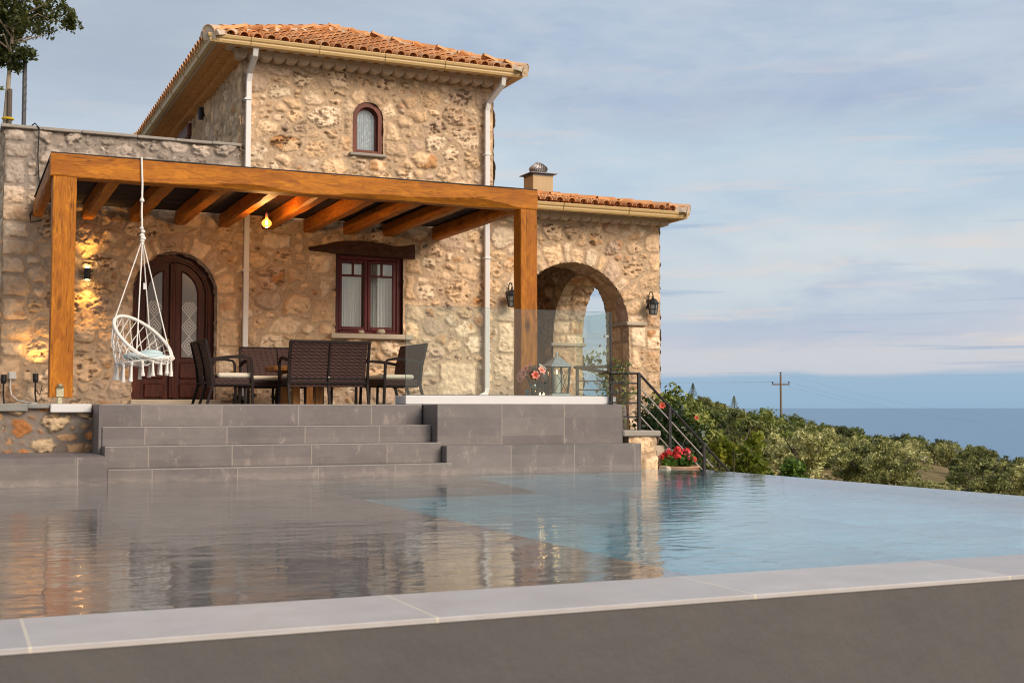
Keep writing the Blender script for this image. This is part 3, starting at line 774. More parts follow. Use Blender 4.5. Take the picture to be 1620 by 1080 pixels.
def caps(mb, A, B, seed, r=.112, step=.36, mort=True, end=True):
    rg = random.Random(seed); A = Vector(A); B = Vector(B); d = (B-A); Ln = d.length; d.normalize()
    s = d.cross(Vector((0, 0, 1))).normalized(); n = s.cross(d).normalized(); S = 8
    k = 0; v = 0
    if mort:
        mb.cc = MORT; N = int(Ln/.12); vs = []
        prof = [(-.20, -.03), (-.14, .06), (0, .10), (.14, .06), (.20, -.03)]
        for i in range(N+1):
            for (a, b) in prof:
                q = A+d*(Ln*i/N); vs.append(q+s*(a*rg.uniform(.88, 1.08))+n*(b*rg.uniform(.85, 1.1)))
        mb.add(vs, [(i*5+j, i*5+j+1, (i+1)*5+j+1, (i+1)*5+j) for i in range(N) for j in range(4)]+[(0, 4, 3, 2, 1)])
    while v < Ln:
        mb.cc = tile_col(rg) if k else tuple(.5*a+.5*b for a, b in zip(MORT, TERRA[3])); vs = []; e = min(step+.05, Ln-v+.05)
        for vv, rr, h in ((v-.02, r, .04), (v+e, r*.92, .026)):
            for q in (rr, rr-.015):
                for a in range(S+1):
                    w = PI*a/S; vs.append(A+d*vv+s*(q*math.cos(w))+n*(h+q*math.sin(w)))
        T = S+1; fs = []
        for a in range(S): fs += [(a, a+1, 2*T+a+1, 2*T+a), (T+a, 3*T+a, 3*T+a+1, T+a+1), (a, T+a, T+a+1, a+1)]
        mb.add(vs, fs); v += step; k += 1
    if end:
        mb.cc = MORT; vs = [A-d*.012+s*(r*.95*math.cos(PI*a/10))+n*(.036+r*.95*math.sin(PI*a/10)) for a in range(11)]+[A-d*.012+s*(-r)-n*.08, A-d*.012+s*r-n*.08]
        mb.add(vs, [tuple(range(13))])
    mb.cc = (1, 1, 1)
EX0, EX1, EY0, EY1, EZ = 3.50, 8.86, 19.33, 27.6, 6.605
HW = (EX1-EX0)/2; TAN = 1.10/HW; AX = (EX0+EX1)/2; AZ = EZ+HW*TAN; sl = math.hypot(1, TAN)
m = MB()
tiles(m, (EX0, EY0, EZ), (1, 0, 0), (0, 1, TAN), EX1-EX0, HW*sl, lambda u, v: HW-abs(u-HW) > v/sl-.06, seed=1)
tiles(m, (EX0, EY1, EZ), (0, -1, 0), (1, 0, TAN), EY1-EY0, HW*sl, lambda u, v: min(u, EY1-EY0-u) > v/sl-.06, seed=2)
tiles(m, (EX1, EY0, EZ), (0, 1, 0), (-1, 0, TAN), EY1-EY0, HW*sl, lambda u, v: min(u, EY1-EY0-u) > v/sl-.06, seed=3)
Rf = m.build('roof', MAT['rooftile'], HOUSE, smooth=False)
m = MB(); A, B = (AX, EY0+HW, AZ), (AX, EY1-HW, AZ)
caps(m, (EX0, EY0, EZ), A, 1); caps(m, (EX1, EY0, EZ), A, 2); caps(m, (EX0, EY1, EZ), B, 3); caps(m, (EX1, EY1, EZ), B, 4); caps(m, A, B, 5, end=False)
m.build('hip_cap', MAT['rooftile'], Rf)
m = MB(); z = -.05
m.add([(EX0+.03, EY0+.03, EZ+z), (EX1-.03, EY0+.03, EZ+z), (EX1-.03, EY1-.03, EZ+z), (EX0+.03, EY1-.03, EZ+z), (AX, EY0+HW, AZ+z), (AX, EY1-HW, AZ+z)],
      [(0, 1, 4), (1, 2, 5, 4), (2, 3, 5), (3, 0, 4, 5), (3, 2, 1, 0)]); m.build('roof_deck', MAT['genoise_red'], Rf)
# porch roof
LX0, LX1, LY0, LY1, LZ = 8.515, 12.12, 19.33, 24.0, 4.385
LH = (LY1-LY0)/2; LT = .50/LH; ls = math.hypot(1, LT)
m = MB()
tiles(m, (LX0, LY0, LZ), (1, 0, 0), (0, 1, LT), LX1-LX0, LH*ls, lambda u, v: LX1-LX0-u > v/ls-.06, seed=4)
tiles(m, (LX1, LY0, LZ), (0, 1, 0), (-1, 0, LT), LY1-LY0, LH*ls, lambda u, v: min(u, LY1-LY0-u) > v/ls-.06, seed=5)
Rp = m.build('porch_roof', MAT['rooftile'], HOUSE)
m = MB(); A = (LX1-LH, LY0+LH, LZ+LH*LT)
caps(m, (LX1, LY0, LZ), A, 6); caps(m, (LX1, LY1, LZ), A, 7); caps(m, A, (LX0, LY0+LH, LZ+LH*LT), 8, end=False); m.build('hip_cap', MAT['rooftile'], Rp)
m = MB(); m.add([(LX0, LY0+.03, LZ-.05), (LX1-.03, LY0+.03, LZ-.05), (LX1-.03, LY1-.03, LZ-.05), (LX0, LY1-.03, LZ-.05), (A[0], A[1], A[2]-.05), (LX0, A[1], A[2]-.05)],
                [(0, 1, 4, 5), (1, 2, 4), (2, 3, 5, 4), (3, 2, 1, 0), (0, 5, 3)]); m.build('roof_deck', MAT['genoise_red'], Rp)

# ---------------- gutters and downpipes
MAT['gutter'] = plain('ochre enamel gutter', (.52, .345, .145), .4, .06, 4, .04, 50)
MAT['pipe'] = plain('white painted pipe', (.66, .63, .60), .45, .05, 5, .05, 40)
GP = [(0, .06), (0, -.05), (.035, -.07), (.085, -.055), (.10, -.02), (.10, .0), (.118, .02), (.128, .055), (.128, .068), (.112, .068), (.108, .03), (.088, .008), (.085, -.03), (.035, -.05), (.012, -.04), (.012, .06)]
def gutter(mb, xl, xr, yf, yb, z, left_side=True, right_side=True):
    n = len(GP)
    def sweep(f0, f1):
        vs = [f0(*q) for q in GP]+[f1(*q) for q in GP]
        mb.add(vs, [(i, (i+1) % n, (i+1) % n+n, i+n) for i in range(n)])
    sweep(lambda o, h: (xl-(o if left_side else 0), yf-o, z+h), lambda o, h: (xr+(o if right_side else 0), yf-o, z+h))
    if left_side: sweep(lambda o, h: (xl-o, yb, z+h), lambda o, h: (xl-o, yf-o, z+h))
    if right_side: sweep(lambda o, h: (xr+o, yf-o, z+h), lambda o, h: (xr+o, yb, z+h))
    else: mb.add([(xr, yf-o, z+h) for o, h in GP], [tuple(range(n))])
def gutter_joints(mb, xs, ys, xl, yf, z):
    for x in xs:
        pts = [(x, yf-o*1.04-.001, z+h) for o, h in GP[1:9]]; mb.tube([(a, b, c) for a, b, c in pts], .009, 6)
    for y in ys:
        mb.tube([(xl-o*1.04-.001, y, z+h) for o, h in GP[1:9]], .009, 6)
m = MB(); gutter(m, 3.60, 8.745, 19.41, 27.6, 6.555); gutter_joints(m, (4.15, 5.25, 6.35, 7.4), (20.4, 21.7, 23.0, 24.3, 25.6), 3.60, 19.41, 6.555)
m.build('gutter', MAT['gutter'], HOUSE, recalc=True)
m = MB(); gutter(m, 8.53, 12.01, 19.41, 24.0, 4.315, False, True); gutter_joints(m, (9.6, 10.9), (), 8.5, 19.41, 4.315); m.build('gutter', MAT['gutter'], HOUSE, recalc=True)
# fascia boards close the gap behind the gutters
m = MB(); m.box(3.60, 8.745, 19.412, 19.45, 6.51, 6.66); m.box(3.602, 3.64, 19.45, 27.5, 6.51, 6.66); m.box(8.70, 8.743, 19.45, 27.5, 6.51, 6.66); m.box(8.53, 12.0, 19.412, 19.45, 4.28, 4.40); m.box(11.96, 12.0, 19.45, 23.9, 4.28, 4.40)
m.build('fascia', MAT['genoise'], HOUSE)
for path, br, lab in (([(4.235, 19.40, 6.52), (4.235, 19.44, 6.40), (4.225, 19.76, 6.20), (4.215, 19.80, 6.05), (4.20, 19.80, 1.5), (4.20, 19.80, .92)], (5.75, 3.0), 'white downpipe at the left corner of the upper storey'),
                 ([(8.50, 19.40, 6.52), (8.50, 19.44, 6.38), (8.37, 19.76, 6.12), (8.36, 19.80, 5.98), (8.36, 19.80, 1.18), (8.33, 19.78, 1.08), (8.20, 19.76, 1.02)], (5.2, 3.4), 'white downpipe at the right end of the upper storey')):
    d = MB().tube(path, .042, square=True).build('downpipe', MAT['pipe'], HOUSE, bevel=.008); d['label'] = lab
    for z in br: MB().bbox(path[4][0]-.055, path[4][0]+.055, 19.745, 19.9, z, z+.035, .004).build('bracket', MAT['pipe'], d)

# ---------------- arched double door
MAT['mahog'] = wood_mat('dark mahogany', (.034, .008, .0045), (.11, .024, .011), 2, False, .42, coat=.04)
MAT['redwood'] = wood_mat('dark red varnished frame', (.065, .008, .008), (.14, .018, .016), 2, False, .38, coat=.12)
MAT['brownwood'] = wood_mat('brown window frame', (.085, .022, .012), (.19, .048, .024), 2, False, .42, coat=.06)
MAT['curtain'] = plain('lace curtain', (.74, .72, .69), .95, .12, 14, .5, 60)
def glass_mat(name, tint, rough=.02, mixf=.55):
    m, nt, p = new_mat(name); nt.nodes.remove(p)
    fc = nd(nt, 'ShaderNodeLayerWeight', {'Blend': .5}).outputs['Facing']
    fr = M_(nt, 'MULTIPLY_ADD', M_(nt, 'POWER', fc, 5.0), .9, .035)
    tr = nd(nt, 'ShaderNodeBsdfTransparent', {'Color': tint+(1,)}); gl = nd(nt, 'ShaderNodeBsdfGlossy', {'Roughness': rough})
    mx = nd(nt, 'ShaderNodeMixShader', {0: M_(nt, 'MULTIPLY_ADD', fr, 1.0, mixf, clamp=True), 1: tr.outputs[0], 2: gl.outputs[0]})
    nt.links.new(mx.outputs[0], nt.nodes['Material Output'].inputs[0]); return m
MAT['pane'] = glass_mat('window pane', (.9, .93, .93), .02, .05)
MAT['brass'] = plain('brass', (.35, .22, .07), .35, .1, 20, .05, 80, metal=1)
def arch_poly(cx, r, s, b, n=20): return [(cx-r, b)]+[(cx+r, b)]+[(cx+r*math.cos(PI*k/n), s+r*math.sin(PI*k/n)) for k in range(n+1)]
def arch_band(mb, cx, r0, r1, s, b, y0, y1, n=24, close_bottom=0):
    """frame of width r1-r0 along an arched opening"""
    P0 = [(cx+r0, b)]+[(cx+r0*math.cos(PI*k/n), s+r0*math.sin(PI*k/n)) for k in range(n+1)]+[(cx-r0, b)]
    P1 = [(cx+r1, b)]+[(cx+r1*math.cos(PI*k/n), s+r1*math.sin(PI*k/n)) for k in range(n+1)]+[(cx-r1, b)]
    N = len(P0); vs = []
    for P, y in ((P0, y0), (P1, y0), (P0, y1), (P1, y1)): vs += [(x, y, z) for x, z in P]
    fs = []
    for i in range(N-1):
        fs += [(i, i+1, N+i+1, N+i), (2*N+i, 3*N+i, 3*N+i+1, 2*N+i+1), (i, 2*N+i, 2*N+i+1, i+1), (N+i, N+i+1, 3*N+i+1, 3*N+i)]
    mb.add(vs, fs)
DOOR = MB(); arch_band(DOOR, DC, .545, .66, DS, DECK+.09, 20.12, 20.30); arch_band(DOOR, DC, .515, .548, DS, DECK+.09, 20.15, 20.30)
DOOR = DOOR.build('door', MAT['mahog'], HOUSE, recalc=True); DOOR['label'] = 'dark mahogany arched double door with lace behind its panes'
MAT['lacepane'] = None
lm, nt, p = new_mat('etched lace pane')
c = coords(nt); sx = nd(nt, 'ShaderNodeSeparateXYZ', {0: c}).outputs
def diamonds(nt, sx, cx, zs):
    out = None
    for zc in zs:
        d = M_(nt, 'ADD', M_(nt, 'MULTIPLY', M_(nt, 'ABSOLUTE', M_(nt, 'SUBTRACT', sx[0], cx)), 1.25), M_(nt, 'ABSOLUTE', M_(nt, 'SUBTRACT', sx[2], zc)))
        inside = M_(nt, 'LESS_THAN', d, .165); s = M_(nt, 'MULTIPLY', inside, M_(nt, 'GREATER_THAN', M_(nt, 'FRACT', M_(nt, 'MULTIPLY', d, 19.)), .6))
        out = s if out is None else M_(nt, 'MAXIMUM', out, s)
    return out
dd = M_(nt, 'MAXIMUM', diamonds(nt, sx, DC-.27, (1.82, 2.12, 2.42)), diamonds(nt, sx, DC+.27, (1.82, 2.12, 2.42)))
lace = M_(nt, 'LESS_THAN', sx[2], 2.52)
thread = M_(nt, 'MULTIPLY_ADD', M_(nt, 'GREATER_THAN', M_(nt, 'FRACT', M_(nt, 'MULTIPLY', sx[0], 70.)), .5), .35, .65)
col = mix(nt, lace, (.10, .085, .075), mix(nt, dd, mix(nt, thread, (.12, .105, .09), (.17, .155, .14)), (.55, .52, .48)))
pset(nt, p, base=col, rough=.25, spec=.5, coat=.6); MAT['lacepane'] = lm
for sgn in (-1, 1):
    leaf = MB(); a, b = (DC-.515, DC-.012) if sgn < 0 else (DC+.012, DC+.515)
    xi, xo = (b, a) if sgn < 0 else (a, b)
    n = 14; R0 = .515
    def top(x, r): return DS+math.sqrt(max(0, r*r-(x-DC)**2))
    # stiles, rails, panel
    gl0, gl1 = (DC-.40, DC-.14) if sgn < 0 else (DC+.14, DC+.40)
    xs = [a+(b-a)*k/n for k in range(n+1)]
    poly = [(x, top(x, R0)) for x in xs]
    leaf.prism([(a, DECK+.10), (b, DECK+.10), (b, 1.62), (a, 1.62)], lambda q: (q[0], 20.21, q[1]), lambda q: (q[0], 20.26, q[1]))
    g0, g1 = min(gl0, gl1), max(gl0, gl1)
    for p0, p1 in ((a, g0), (g1, b)):
        xx = [p0+(p1-p0)*k/6 for k in range(7)]
        leaf.prism([(p0, 1.6205), (p1, 1.6205)]+[(x, top(x, R0)) for x in xx[::-1]], lambda q: (q[0], 20.21, q[1]), lambda q: (q[0], 20.26, q[1]))
    xx = [g0+(g1-g0)*k/8 for k in range(9)]
    leaf.prism([(x, top(x, .40)) for x in xx]+[(x, top(x, R0)) for x in xx[::-1]], lambda q: (q[0], 20.21, q[1]), lambda q: (q[0], 20.26, q[1]))
    # raised mouldings
    for z0, z1 in ((1.0, 1.22), (1.30, 1.56)): leaf.bbox(g0-.02, g1+.02, 20.185, 20.2095, z0, z1, .015)
    leaf.bbox(xi-.035 if sgn < 0 else xi-.02, xi+.02 if sgn < 0 else xi+.035, 20.165, 20.209, DECK+.11, DS+.49, .012)
    lf = leaf.build('door_leaf', MAT['mahog'], DOOR, recalc=True)
    g = MB(); g.prism([(g0, 1.62), (g1, 1.62)]+[(x, top(x, .405)) for x in xx[::-1]], lambda q: (q[0], 20.232, q[1]), lambda q: (q[0], 20.238, q[1])); g.build('glass', MAT['lacepane'], lf, recalc=True)
    f = MB(); fr = [(g0, 1.63), (g1, 1.63)]+[(x, top(x, .402)) for x in xx[::-1]]
    f.tube([(x, 20.207, z) for x, z in fr+[fr[0]]], .011, 6); f.build('bead', MAT['mahog'], lf)
h = MB(); h.tube([(DC-.05, 20.20, 1.84), (DC-.05, 20.13, 1.84), (DC-.17, 20.125, 1.845)], .011, 8); h.bbox(DC-.072, DC-.028, 20.195, 20.2085, 1.72, 1.93, .004); h.build('handle', MAT['brass'], DOOR)
m = MB(); m.bbox(2.46, 3.83, 19.74, 20.25, DECK, DECK+.085, .015); m.build('threshold', MAT['slab'], HOUSE)

# ---------------- two leaf window
def pane_obj(parent, x0, x1, z0, z1, y): MB().box(x0, x1, y, y+.005, z0, z1).build('pane', MAT['pane'], parent)
W = MB(); X0, X1, Z0, Z1 = 5.70, 6.87, 2.06, 3.40
W.bbox(X0-.01, X0+.085, 19.985, 20.12, Z0, Z1, .01); W.bbox(X1-.085, X1+.01, 19.985, 20.12, Z0, Z1, .01)
W.bbox(X0+.085, X1-.085, 19.985, 20.12, Z1-.10, Z1, .01); W.bbox(X0+.085, X1-.085, 19.985, 20.12, Z0, Z0+.06, .01)
WIN = W.build('window', MAT['redwood'], HOUSE); WIN['label'] = 'dark red two leaf window with white curtains under the rough wooden lintel'
xm = (X0+X1)/2
for a, b in ((X0+.087, xm-.002), (xm+.002, X1-.087)):
    f = MB(); f.bbox(a, a+.055, 20.01, 20.07, Z0+.062, Z1-.102, .008); f.bbox(b-.055, b, 20.01, 20.07, Z0+.062, Z1-.102, .008)
    f.bbox(a+.055, b-.055, 20.01, 20.07, Z0+.062, Z0+.125, .008); f.bbox(a+.055, b-.055, 20.01, 20.07, Z1-.155, Z1-.102, .008)
    f.bbox(a+.055, b-.055, 20.015, 20.065, Z1-.38, Z1-.345, .006); f.bbox((a+b)/2-.016, (a+b)/2+.016, 20.015, 20.065, Z1-.345, Z1-.155, .006)
    f.build('sash', MAT['redwood'], WIN); pane_obj(WIN, a+.05, b-.05, Z0+.12, Z1-.15, 20.04)
m = MB(); N = 90
for (xa, xb) in ((X0+.16, xm-.05), (xm+.0, X1-.10)):
    vs = []; fs = []
    for i in range(N+1):
        x = xa+(xb-xa)*i/N; y = 20.20+.018*math.sin(i*.55+xa)+.012*math.sin(i*1.27)
        vs += [(x, y, Z0+.05), (x, y+.01, Z1-.04)]
    fs = [(2*i, 2*i+2, 2*i+3, 2*i+1) for i in range(N)]; m.add(vs, fs)
m.build('curtain', MAT['curtain'], WIN, smooth=True)
m = MB(); m.box(X0-.05, X1+.05, 20.7, 20.75, Z0-.1, Z1+.1); m.box(X0-.05, X1+.05, 20.25, 20.7, Z0-.11, Z0-.06); m.box(X0-.1, X0-.03, 20.0, 20.7, Z0, Z1); m.box(X1+.03, X1+.1, 20.0, 20.7, Z0, Z1); m.box(X0-.05, X1+.05, 20.13, 20.7, Z1+.02, Z1+.07)
MAT['room'] = plain('dim room', (.16, .14, .12), .9); m.build('room_wall', MAT['room'], WIN)
m = MB(); m.bbox(5.60, 7.02, 19.76, 20.14, 1.975, 2.058, .012); m.build('sill', MAT['slab'], WIN)
# rough wooden lintel
MAT['oldwood'] = wood_mat('old rough timber', (.045, .020, .012), (.13, .058, .034), 0, True, .8, coat=0)
n = 40; vs = []; xa, xb = 5.24, 7.05
for i in range(n+1):
    t = i/n; x = xa+(xb-xa)*t
    zt = np.interp(t, [0, .1, .28, .5, .72, .8, .93, 1], [3.455, 3.49, 3.575, 3.60, 3.565, 3.53, 3.56, 3.585]); zb = np.interp(t, [0, .12, .25, .9, 1], [3.40, 3.39, 3.365, 3.345, 3.34])
    w = .012*math.sin(i*1.3)
    vs += [(x, 19.80+w+.02*(1-min(1, 8*t)), zb), (x, 19.79+w, (zb+zt)/2), (x, 19.81+w+.03*(1-min(1, 6*t)), zt), (x, 20.0, zt), (x, 20.0, zb)]
m = MB(); m.add(vs, [(i*5+k, i*5+(k+1) % 5, (i+1)*5+(k+1) % 5, (i+1)*5+k) for i in range(n) for k in range(5)]+[(4, 3, 2, 1, 0), tuple(n*5+k for k in range(5))])
m.build('lintel', MAT['oldwood'], HOUSE, recalc=True)

# ---------------- small arched window
W = MB(); arch_band(W, WC, .185, .268, WS, 5.075, FY+.02, FY+.16); W.box(WC-.26, WC+.26, FY+.022, FY+.158, 5.07, 5.125); arch_band(W, WC, .158, .187, WS, 5.12, FY+.10, FY+.16); W.box(WC-.187, WC+.187, FY+.10, FY+.159, 5.1255, 5.155)
SW = W.build('window', MAT['brownwood'], HOUSE, recalc=True); SW['label'] = 'small brown arched window with a lace curtain in the upper wall'
g = MB(); g.prism(arch_poly(WC, .162, WS, 5.15), lambda q: (q[0], FY+.125, q[1]), lambda q: (q[0], FY+.13, q[1])); g.build('pane', MAT['pane'], SW, recalc=True)
lm2, nt, p = new_mat('patterned lace')
c = coords(nt); v = nd(nt, 'ShaderNodeTexVoronoi', {'Vector': coords(nt, (22, 1, 13)), 'Scale': 1.0}).outputs['Distance']
w = nd(nt, 'ShaderNodeTexWave', {'Vector': coords(nt, (9, 1, .4)), 'Scale': 1.0, 'Distortion': 3.}).outputs['Fac']
pset(nt, p, base=mix(nt, M_(nt, 'ADD', M_(nt, 'MULTIPLY', ramp(nt, v, [(.2, 1), (.45, 0)]), .5), M_(nt, 'MULTIPLY', w, .5)), (.32, .335, .37), (.72, .71, .72)), rough=.9)
g = MB(); g.prism(arch_poly(WC, .19, WS, 5.10), lambda q: (q[0], FY+.155, q[1]), lambda q: (q[0], FY+.165, q[1])); g.build('curtain', lm2, SW, recalc=True)
m = MB(); m.bbox(WC-.33, WC+.31, FY-.09, FY+.17, 5.02, 5.068, .01); m.build('sill', MAT['greyslab'], SW)
# side window with its red lintel
W = MB(); W.box(4.22, 4.28, 24.25, 25.25, 5.25, 6.2); W.bbox(4.10, 4.24, 24.25, 24.33, 5.25, 6.2, .008); W.bbox(4.10, 4.24, 25.17, 25.25, 5.25, 6.2, .008); W.bbox(4.10, 4.24, 24.7, 24.78, 5.25, 6.2, .008)
SV = W.build('window', MAT['redwood'], HOUSE); SV['label'] = 'red side window just below the eaves'
m = MB(); m.bbox(3.98, 4.12, 24.15, 25.35, 6.02, 6.28, .03); m.build('awning', MAT['brownwood'], SV)
m = MB(); m.bbox(4.06, 4.13, 24.12, 24.2, 5.1, 6.3, .01); m.build('trim', MAT['slab'], SV)

# ---------------- porch stones: impost caps
m = MB(); m.bbox(11.13, 11.56, FY-.07, 20.66, 2.335, 2.405, .012); m.build('impost', MAT['slab'], HOUSE); m = MB(); m.bbox(11.12, 11.93, 22.96, 23.42, 2.10, 2.17, .012); m.build('impost', MAT['slab'], HOUSE)

# ---------------- chimney with turbine cowl
MAT['chim'] = plain('beige render', (.47, .34, .19), .9, .15, 6, .3, 40)
MAT['steel'] = plain('galvanised steel', (.42, .38, .36), .4, .15, 14, .05, 60, metal=.55)
MAT['lead'] = plain('grey sheet metal', (.13, .12, .125), .5, .15, 14, .05, 60, metal=.6)
m = MB(); m.box(10.30, 10.74, 22.08, 22.52, 4.4, 5.40); CH = m.build('chimney', MAT['chim'], HOUSE, bevel=.01)
m = MB(); m.box(10.235, 10.805, 22.015, 22.585, 5.44, 5.455); m.box(10.30, 10.74, 22.08, 22.52, 5.4005, 5.44); m.build('cap', MAT['lead'], CH)
c0 = (10.52, 22.3)
m = MB(); m.lathe([(.0, 5.456), (.14, 5.456), (.14, 5.485), (.0, 5.485)], (c0[0], c0[1], 0), 20); m.lathe([(.0, 5.665), (.09, 5.665), (.06, 5.70), (0, 5.705)], (c0[0], c0[1], 0), 18)
for k in range(20):
    a0 = 2*PI*k/20; P = []
    for i in range(8):
        t = i/7; z = 5.485+.185*t; r = .135+.075*math.sin(PI*min(1, t*1.02))-.045*t; a = a0+.55*t
        P += [(c0[0]+r*math.cos(a), c0[1]+r*math.sin(a), z), (c0[0]+(r-.022)*math.cos(a+.24), c0[1]+(r-.022)*math.sin(a+.24), z)]
    m.add(P, [(2*i, 2*i+1, 2*i+3, 2*i+2) for i in range(7)])
m.build('turbine_cowl', MAT['steel'], CH)
# ================================================================== pergola
HON = ((.27, .078, .007), (.56, .205, .018))
MAT['wx'] = wood_mat('honey timber along x', *HON, axis=0, scale=.85); MAT['wy'] = wood_mat('honey timber along y', *HON, axis=1, scale=.85); MAT['wz'] = wood_mat('honey timber upright', *HON, axis=2, scale=.85)
PERG = thing('pergola', (4.3, 16.3, DECK), 'honey coloured timber pergola over the terrace', 'pergola')
def timber(mb, a, b, w0, w1, seed, wob=.008, n=28, ax='x', live=0.0):
    """hewn beam from a to b along one axis; w0/w1 = (lo, hi) of the two other axes"""
    rg = np.random.RandomState(seed); vs = []; c = .010
    ts = np.linspace(a, b, n+1)
    for i, t in enumerate(ts):
        q = lambda k: wob*(float(fbm(np.array([t*1.6+k*7.]), np.array([seed*1.7]), seed, 3)[0])-.5)*2
        lo0, hi0, lo1, hi1 = w0[0]+q(1), w0[1]+q(2), w1[0]+q(3), w1[1]+q(4)*.6
        lv = live*max(0, float(fbm(np.array([t*.9+3.]), np.array([seed*.7]), seed+3, 3)[0])-.36)*2.2
        c2 = c+lv
        pr = [(lo0, lo1+c2), (lo0+c2*.75, lo1), (hi0-c, lo1), (hi0, lo1+c), (hi0, hi1-c), (hi0-c, hi1), (lo0+c, hi1), (lo0, hi1-c)]
        for p, r in pr: vs.append({'x': (t, p, r), 'y': (p, t, r), 'z': (p, r, t)}[ax])
    fs = [(i*8+k, i*8+(k+1) % 8, (i+1)*8+(k+1) % 8, (i+1)*8+k) for i in range(n) for k in range(8)]+[tuple(range(8))[::-1], tuple(n*8+k for k in range(8))]
    mb.add(vs, fs)
m = MB(); timber(m, 1.03, 7.625, (16.19, 16.44), (3.685, 3.965), 3, .010, 90, 'x', .11); m.build('front_beam', MAT['wx'], PERG, recalc=True)
for x0, x1, s in ((1.062, 1.336, 5), (7.364, 7.625, 6)):
    m = MB(); timber(m, .972, 3.684, (x0, x1), (16.2, 16.45), s, .006, 30, 'z'); P = m.build('post', MAT['wz'], PERG, recalc=True)
    if s == 5:
        k = MB(); xc = (x0+x1)/2-.01; k.bbox(xc-.045, xc+.045, 16.185, 16.196, .975, 1.09, .004); k.lathe([(0, 0), (.045, 0), (.05, .012), (.0, .012)], (xc, 16.19, 1.09), 12)
        k.bbox(xc-.03, xc+.03, 16.19, 16.25, .892, .974, .006); k.bbox(xc-.06, xc+.06, 16.2, 16.4, .891, .899, .003); k.lathe([(.02, 0), (.034, .01), (.034, .03), (.02, .04)], (xc, 16.19, 1.10), 12)
        MAT['zinc'] = plain('zinc plated bracket', (.50, .45, .30), .4, .15, 30, .1, 80, metal=.8); k.build('bracket', MAT['zinc'], P)
RX = [1.075, 1.80, 2.495, 3.17, 3.855, 4.54, 5.215, 5.885, 6.56, 7.44]
for i, x in enumerate(RX):
    w = .078 if i else .045
    m = MB(); timber(m, 16.445, 19.83, (x-w if i else 1.03, x+.082), (3.685+(i % 3)*.004, 3.895), 20+i, .012, 30, 'y', .05); m.build('rafter', MAT['wy'], PERG, recalc=True)
rm, nt, p = new_mat('dark reed matting')
c = coords(nt, (1.2, 46, 1)); n1 = noise(nt, c, 1.0, 3, .5); n2 = noise(nt, coords(nt, (.9, 20, 1)), 1.0, 4, .7)
pset(nt, p, base=mix(nt, ramp(nt, n2, [(.60, 0), (.74, .75)]), ramp(nt, n1, [(.35, (.010, .006, .005)), (.7, (.045, .022, .015))]), (.24, .17, .12)), rough=.7, normal=bump(nt, n1, .8, .02))
m = MB(); n = 150; vs = []
for i in range(n+1):
    y = 16.44+3.40*i/n; z = 3.912+.009*math.sin(i*PI/1)+(.008 if i % 2 else -.004)
    vs += [(1.04, y, z), (7.62, y, z)]
m.add(vs, [(2*i, 2*i+1, 2*i+3, 2*i+2) for i in range(n)]); m.build('reed_cover', rm, PERG)
MAT['felt'] = plain('bitumen felt', (.035, .03, .03), .9, .3, 6, .5, 40)
m = MB(); m.bbox(1.035, 7.63, 16.205, 19.82, 3.9695, 3.985, .003); m.build('roof_felt', MAT['felt'], PERG)

# ================================================================== lamps
MAT['black'] = plain('black iron', (.018, .017, .018), .45, .2, 20, .1, 70, metal=.3)
MAT['white_plastic'] = plain('white plastic', (.6, .58, .53), .4, .05)
MAT['bulbglow'] = emit_mat('glowing filament', (1.0, .62, .22), 30)
am, nt, p = new_mat('amber bulb glass'); nt.nodes.remove(p)
tr = nd(nt, 'ShaderNodeBsdfTransparent', {'Color': (1, .62, .22, 1)}); gl = nd(nt, 'ShaderNodeBsdfGlossy', {'Roughness': .05}); em = nd(nt, 'ShaderNodeEmission', {'Color': (1, .45, .08, 1), 'Strength': .55})
a1 = nd(nt, 'ShaderNodeMixShader', {0: .12, 1: tr.outputs[0], 2: gl.outputs[0]}); a2 = nd(nt, 'ShaderNodeAddShader', {0: a1.outputs[0], 1: em.outputs[0]}); nt.links.new(a2.outputs[0], nt.nodes['Material Output'].inputs[0])
def light(kind, loc, power, col, size=.05, rot=None, blend=.4, cone=60):
    l = bpy.data.lights.new('lamp_light', kind); l.energy = power; l.color = col
    l.shadow_soft_size = size
    if kind == 'SPOT': l.spot_size = math.radians(cone); l.spot_blend = blend
    o = bpy.data.objects.new('lamp_light', l); COL.objects.link(o); o.location = loc
    if rot: o.rotation_euler = rot
    return o
bx, by, bz = 4.07, 17.8, 3.50
t = thing('pendant_bulb', (bx, by, bz), 'glowing amber bulb hanging from the pergola roof', 'pendant lamp')
m = MB(); m.tube([(bx, by, bz+.12), (bx, by, 3.90)], .006, 6); m.build('cord', MAT['black'], t)
m = MB(); m.lathe([(.0, .07), (.018, .07), (.022, .10), (.020, .135), (.008, .15), (0, .15)], (bx, by, bz), 14); m.build('socket', MAT['white_plastic'], t)
m = MB(); m.lathe([(.018, .07), (.026, .055), (.058, .03), (.072, 0), (.066, -.03), (.04, -.06), (.0, -.072)], (bx, by, bz), 20); m.build('bulb', am, t, smooth=True)
m = MB(); m.ell((bx, by, bz), .020, .020, .034, 8, 6); m.build('filament', MAT['bulbglow'], t)
light('POINT', (bx, by, bz-.085), 18, (1, .55, .2), .04)
t = thing('wall_lamp', (1.81, FY, 2.86), 'small dark lamp washing the wall with light above and below it', 'wall lamp')
m = MB(); m.lathe([(.0, -.09), (.045, -.09), (.045, .09), (0, .09)], (1.81, FY-.11, 2.86), 16); m.build('lamp_body', MAT['black'], t)
m = MB(); m.bbox(1.78, 1.84, FY-.07, FY+.02, 2.82, 2.90, .005); m.build('mount', MAT['black'], t)
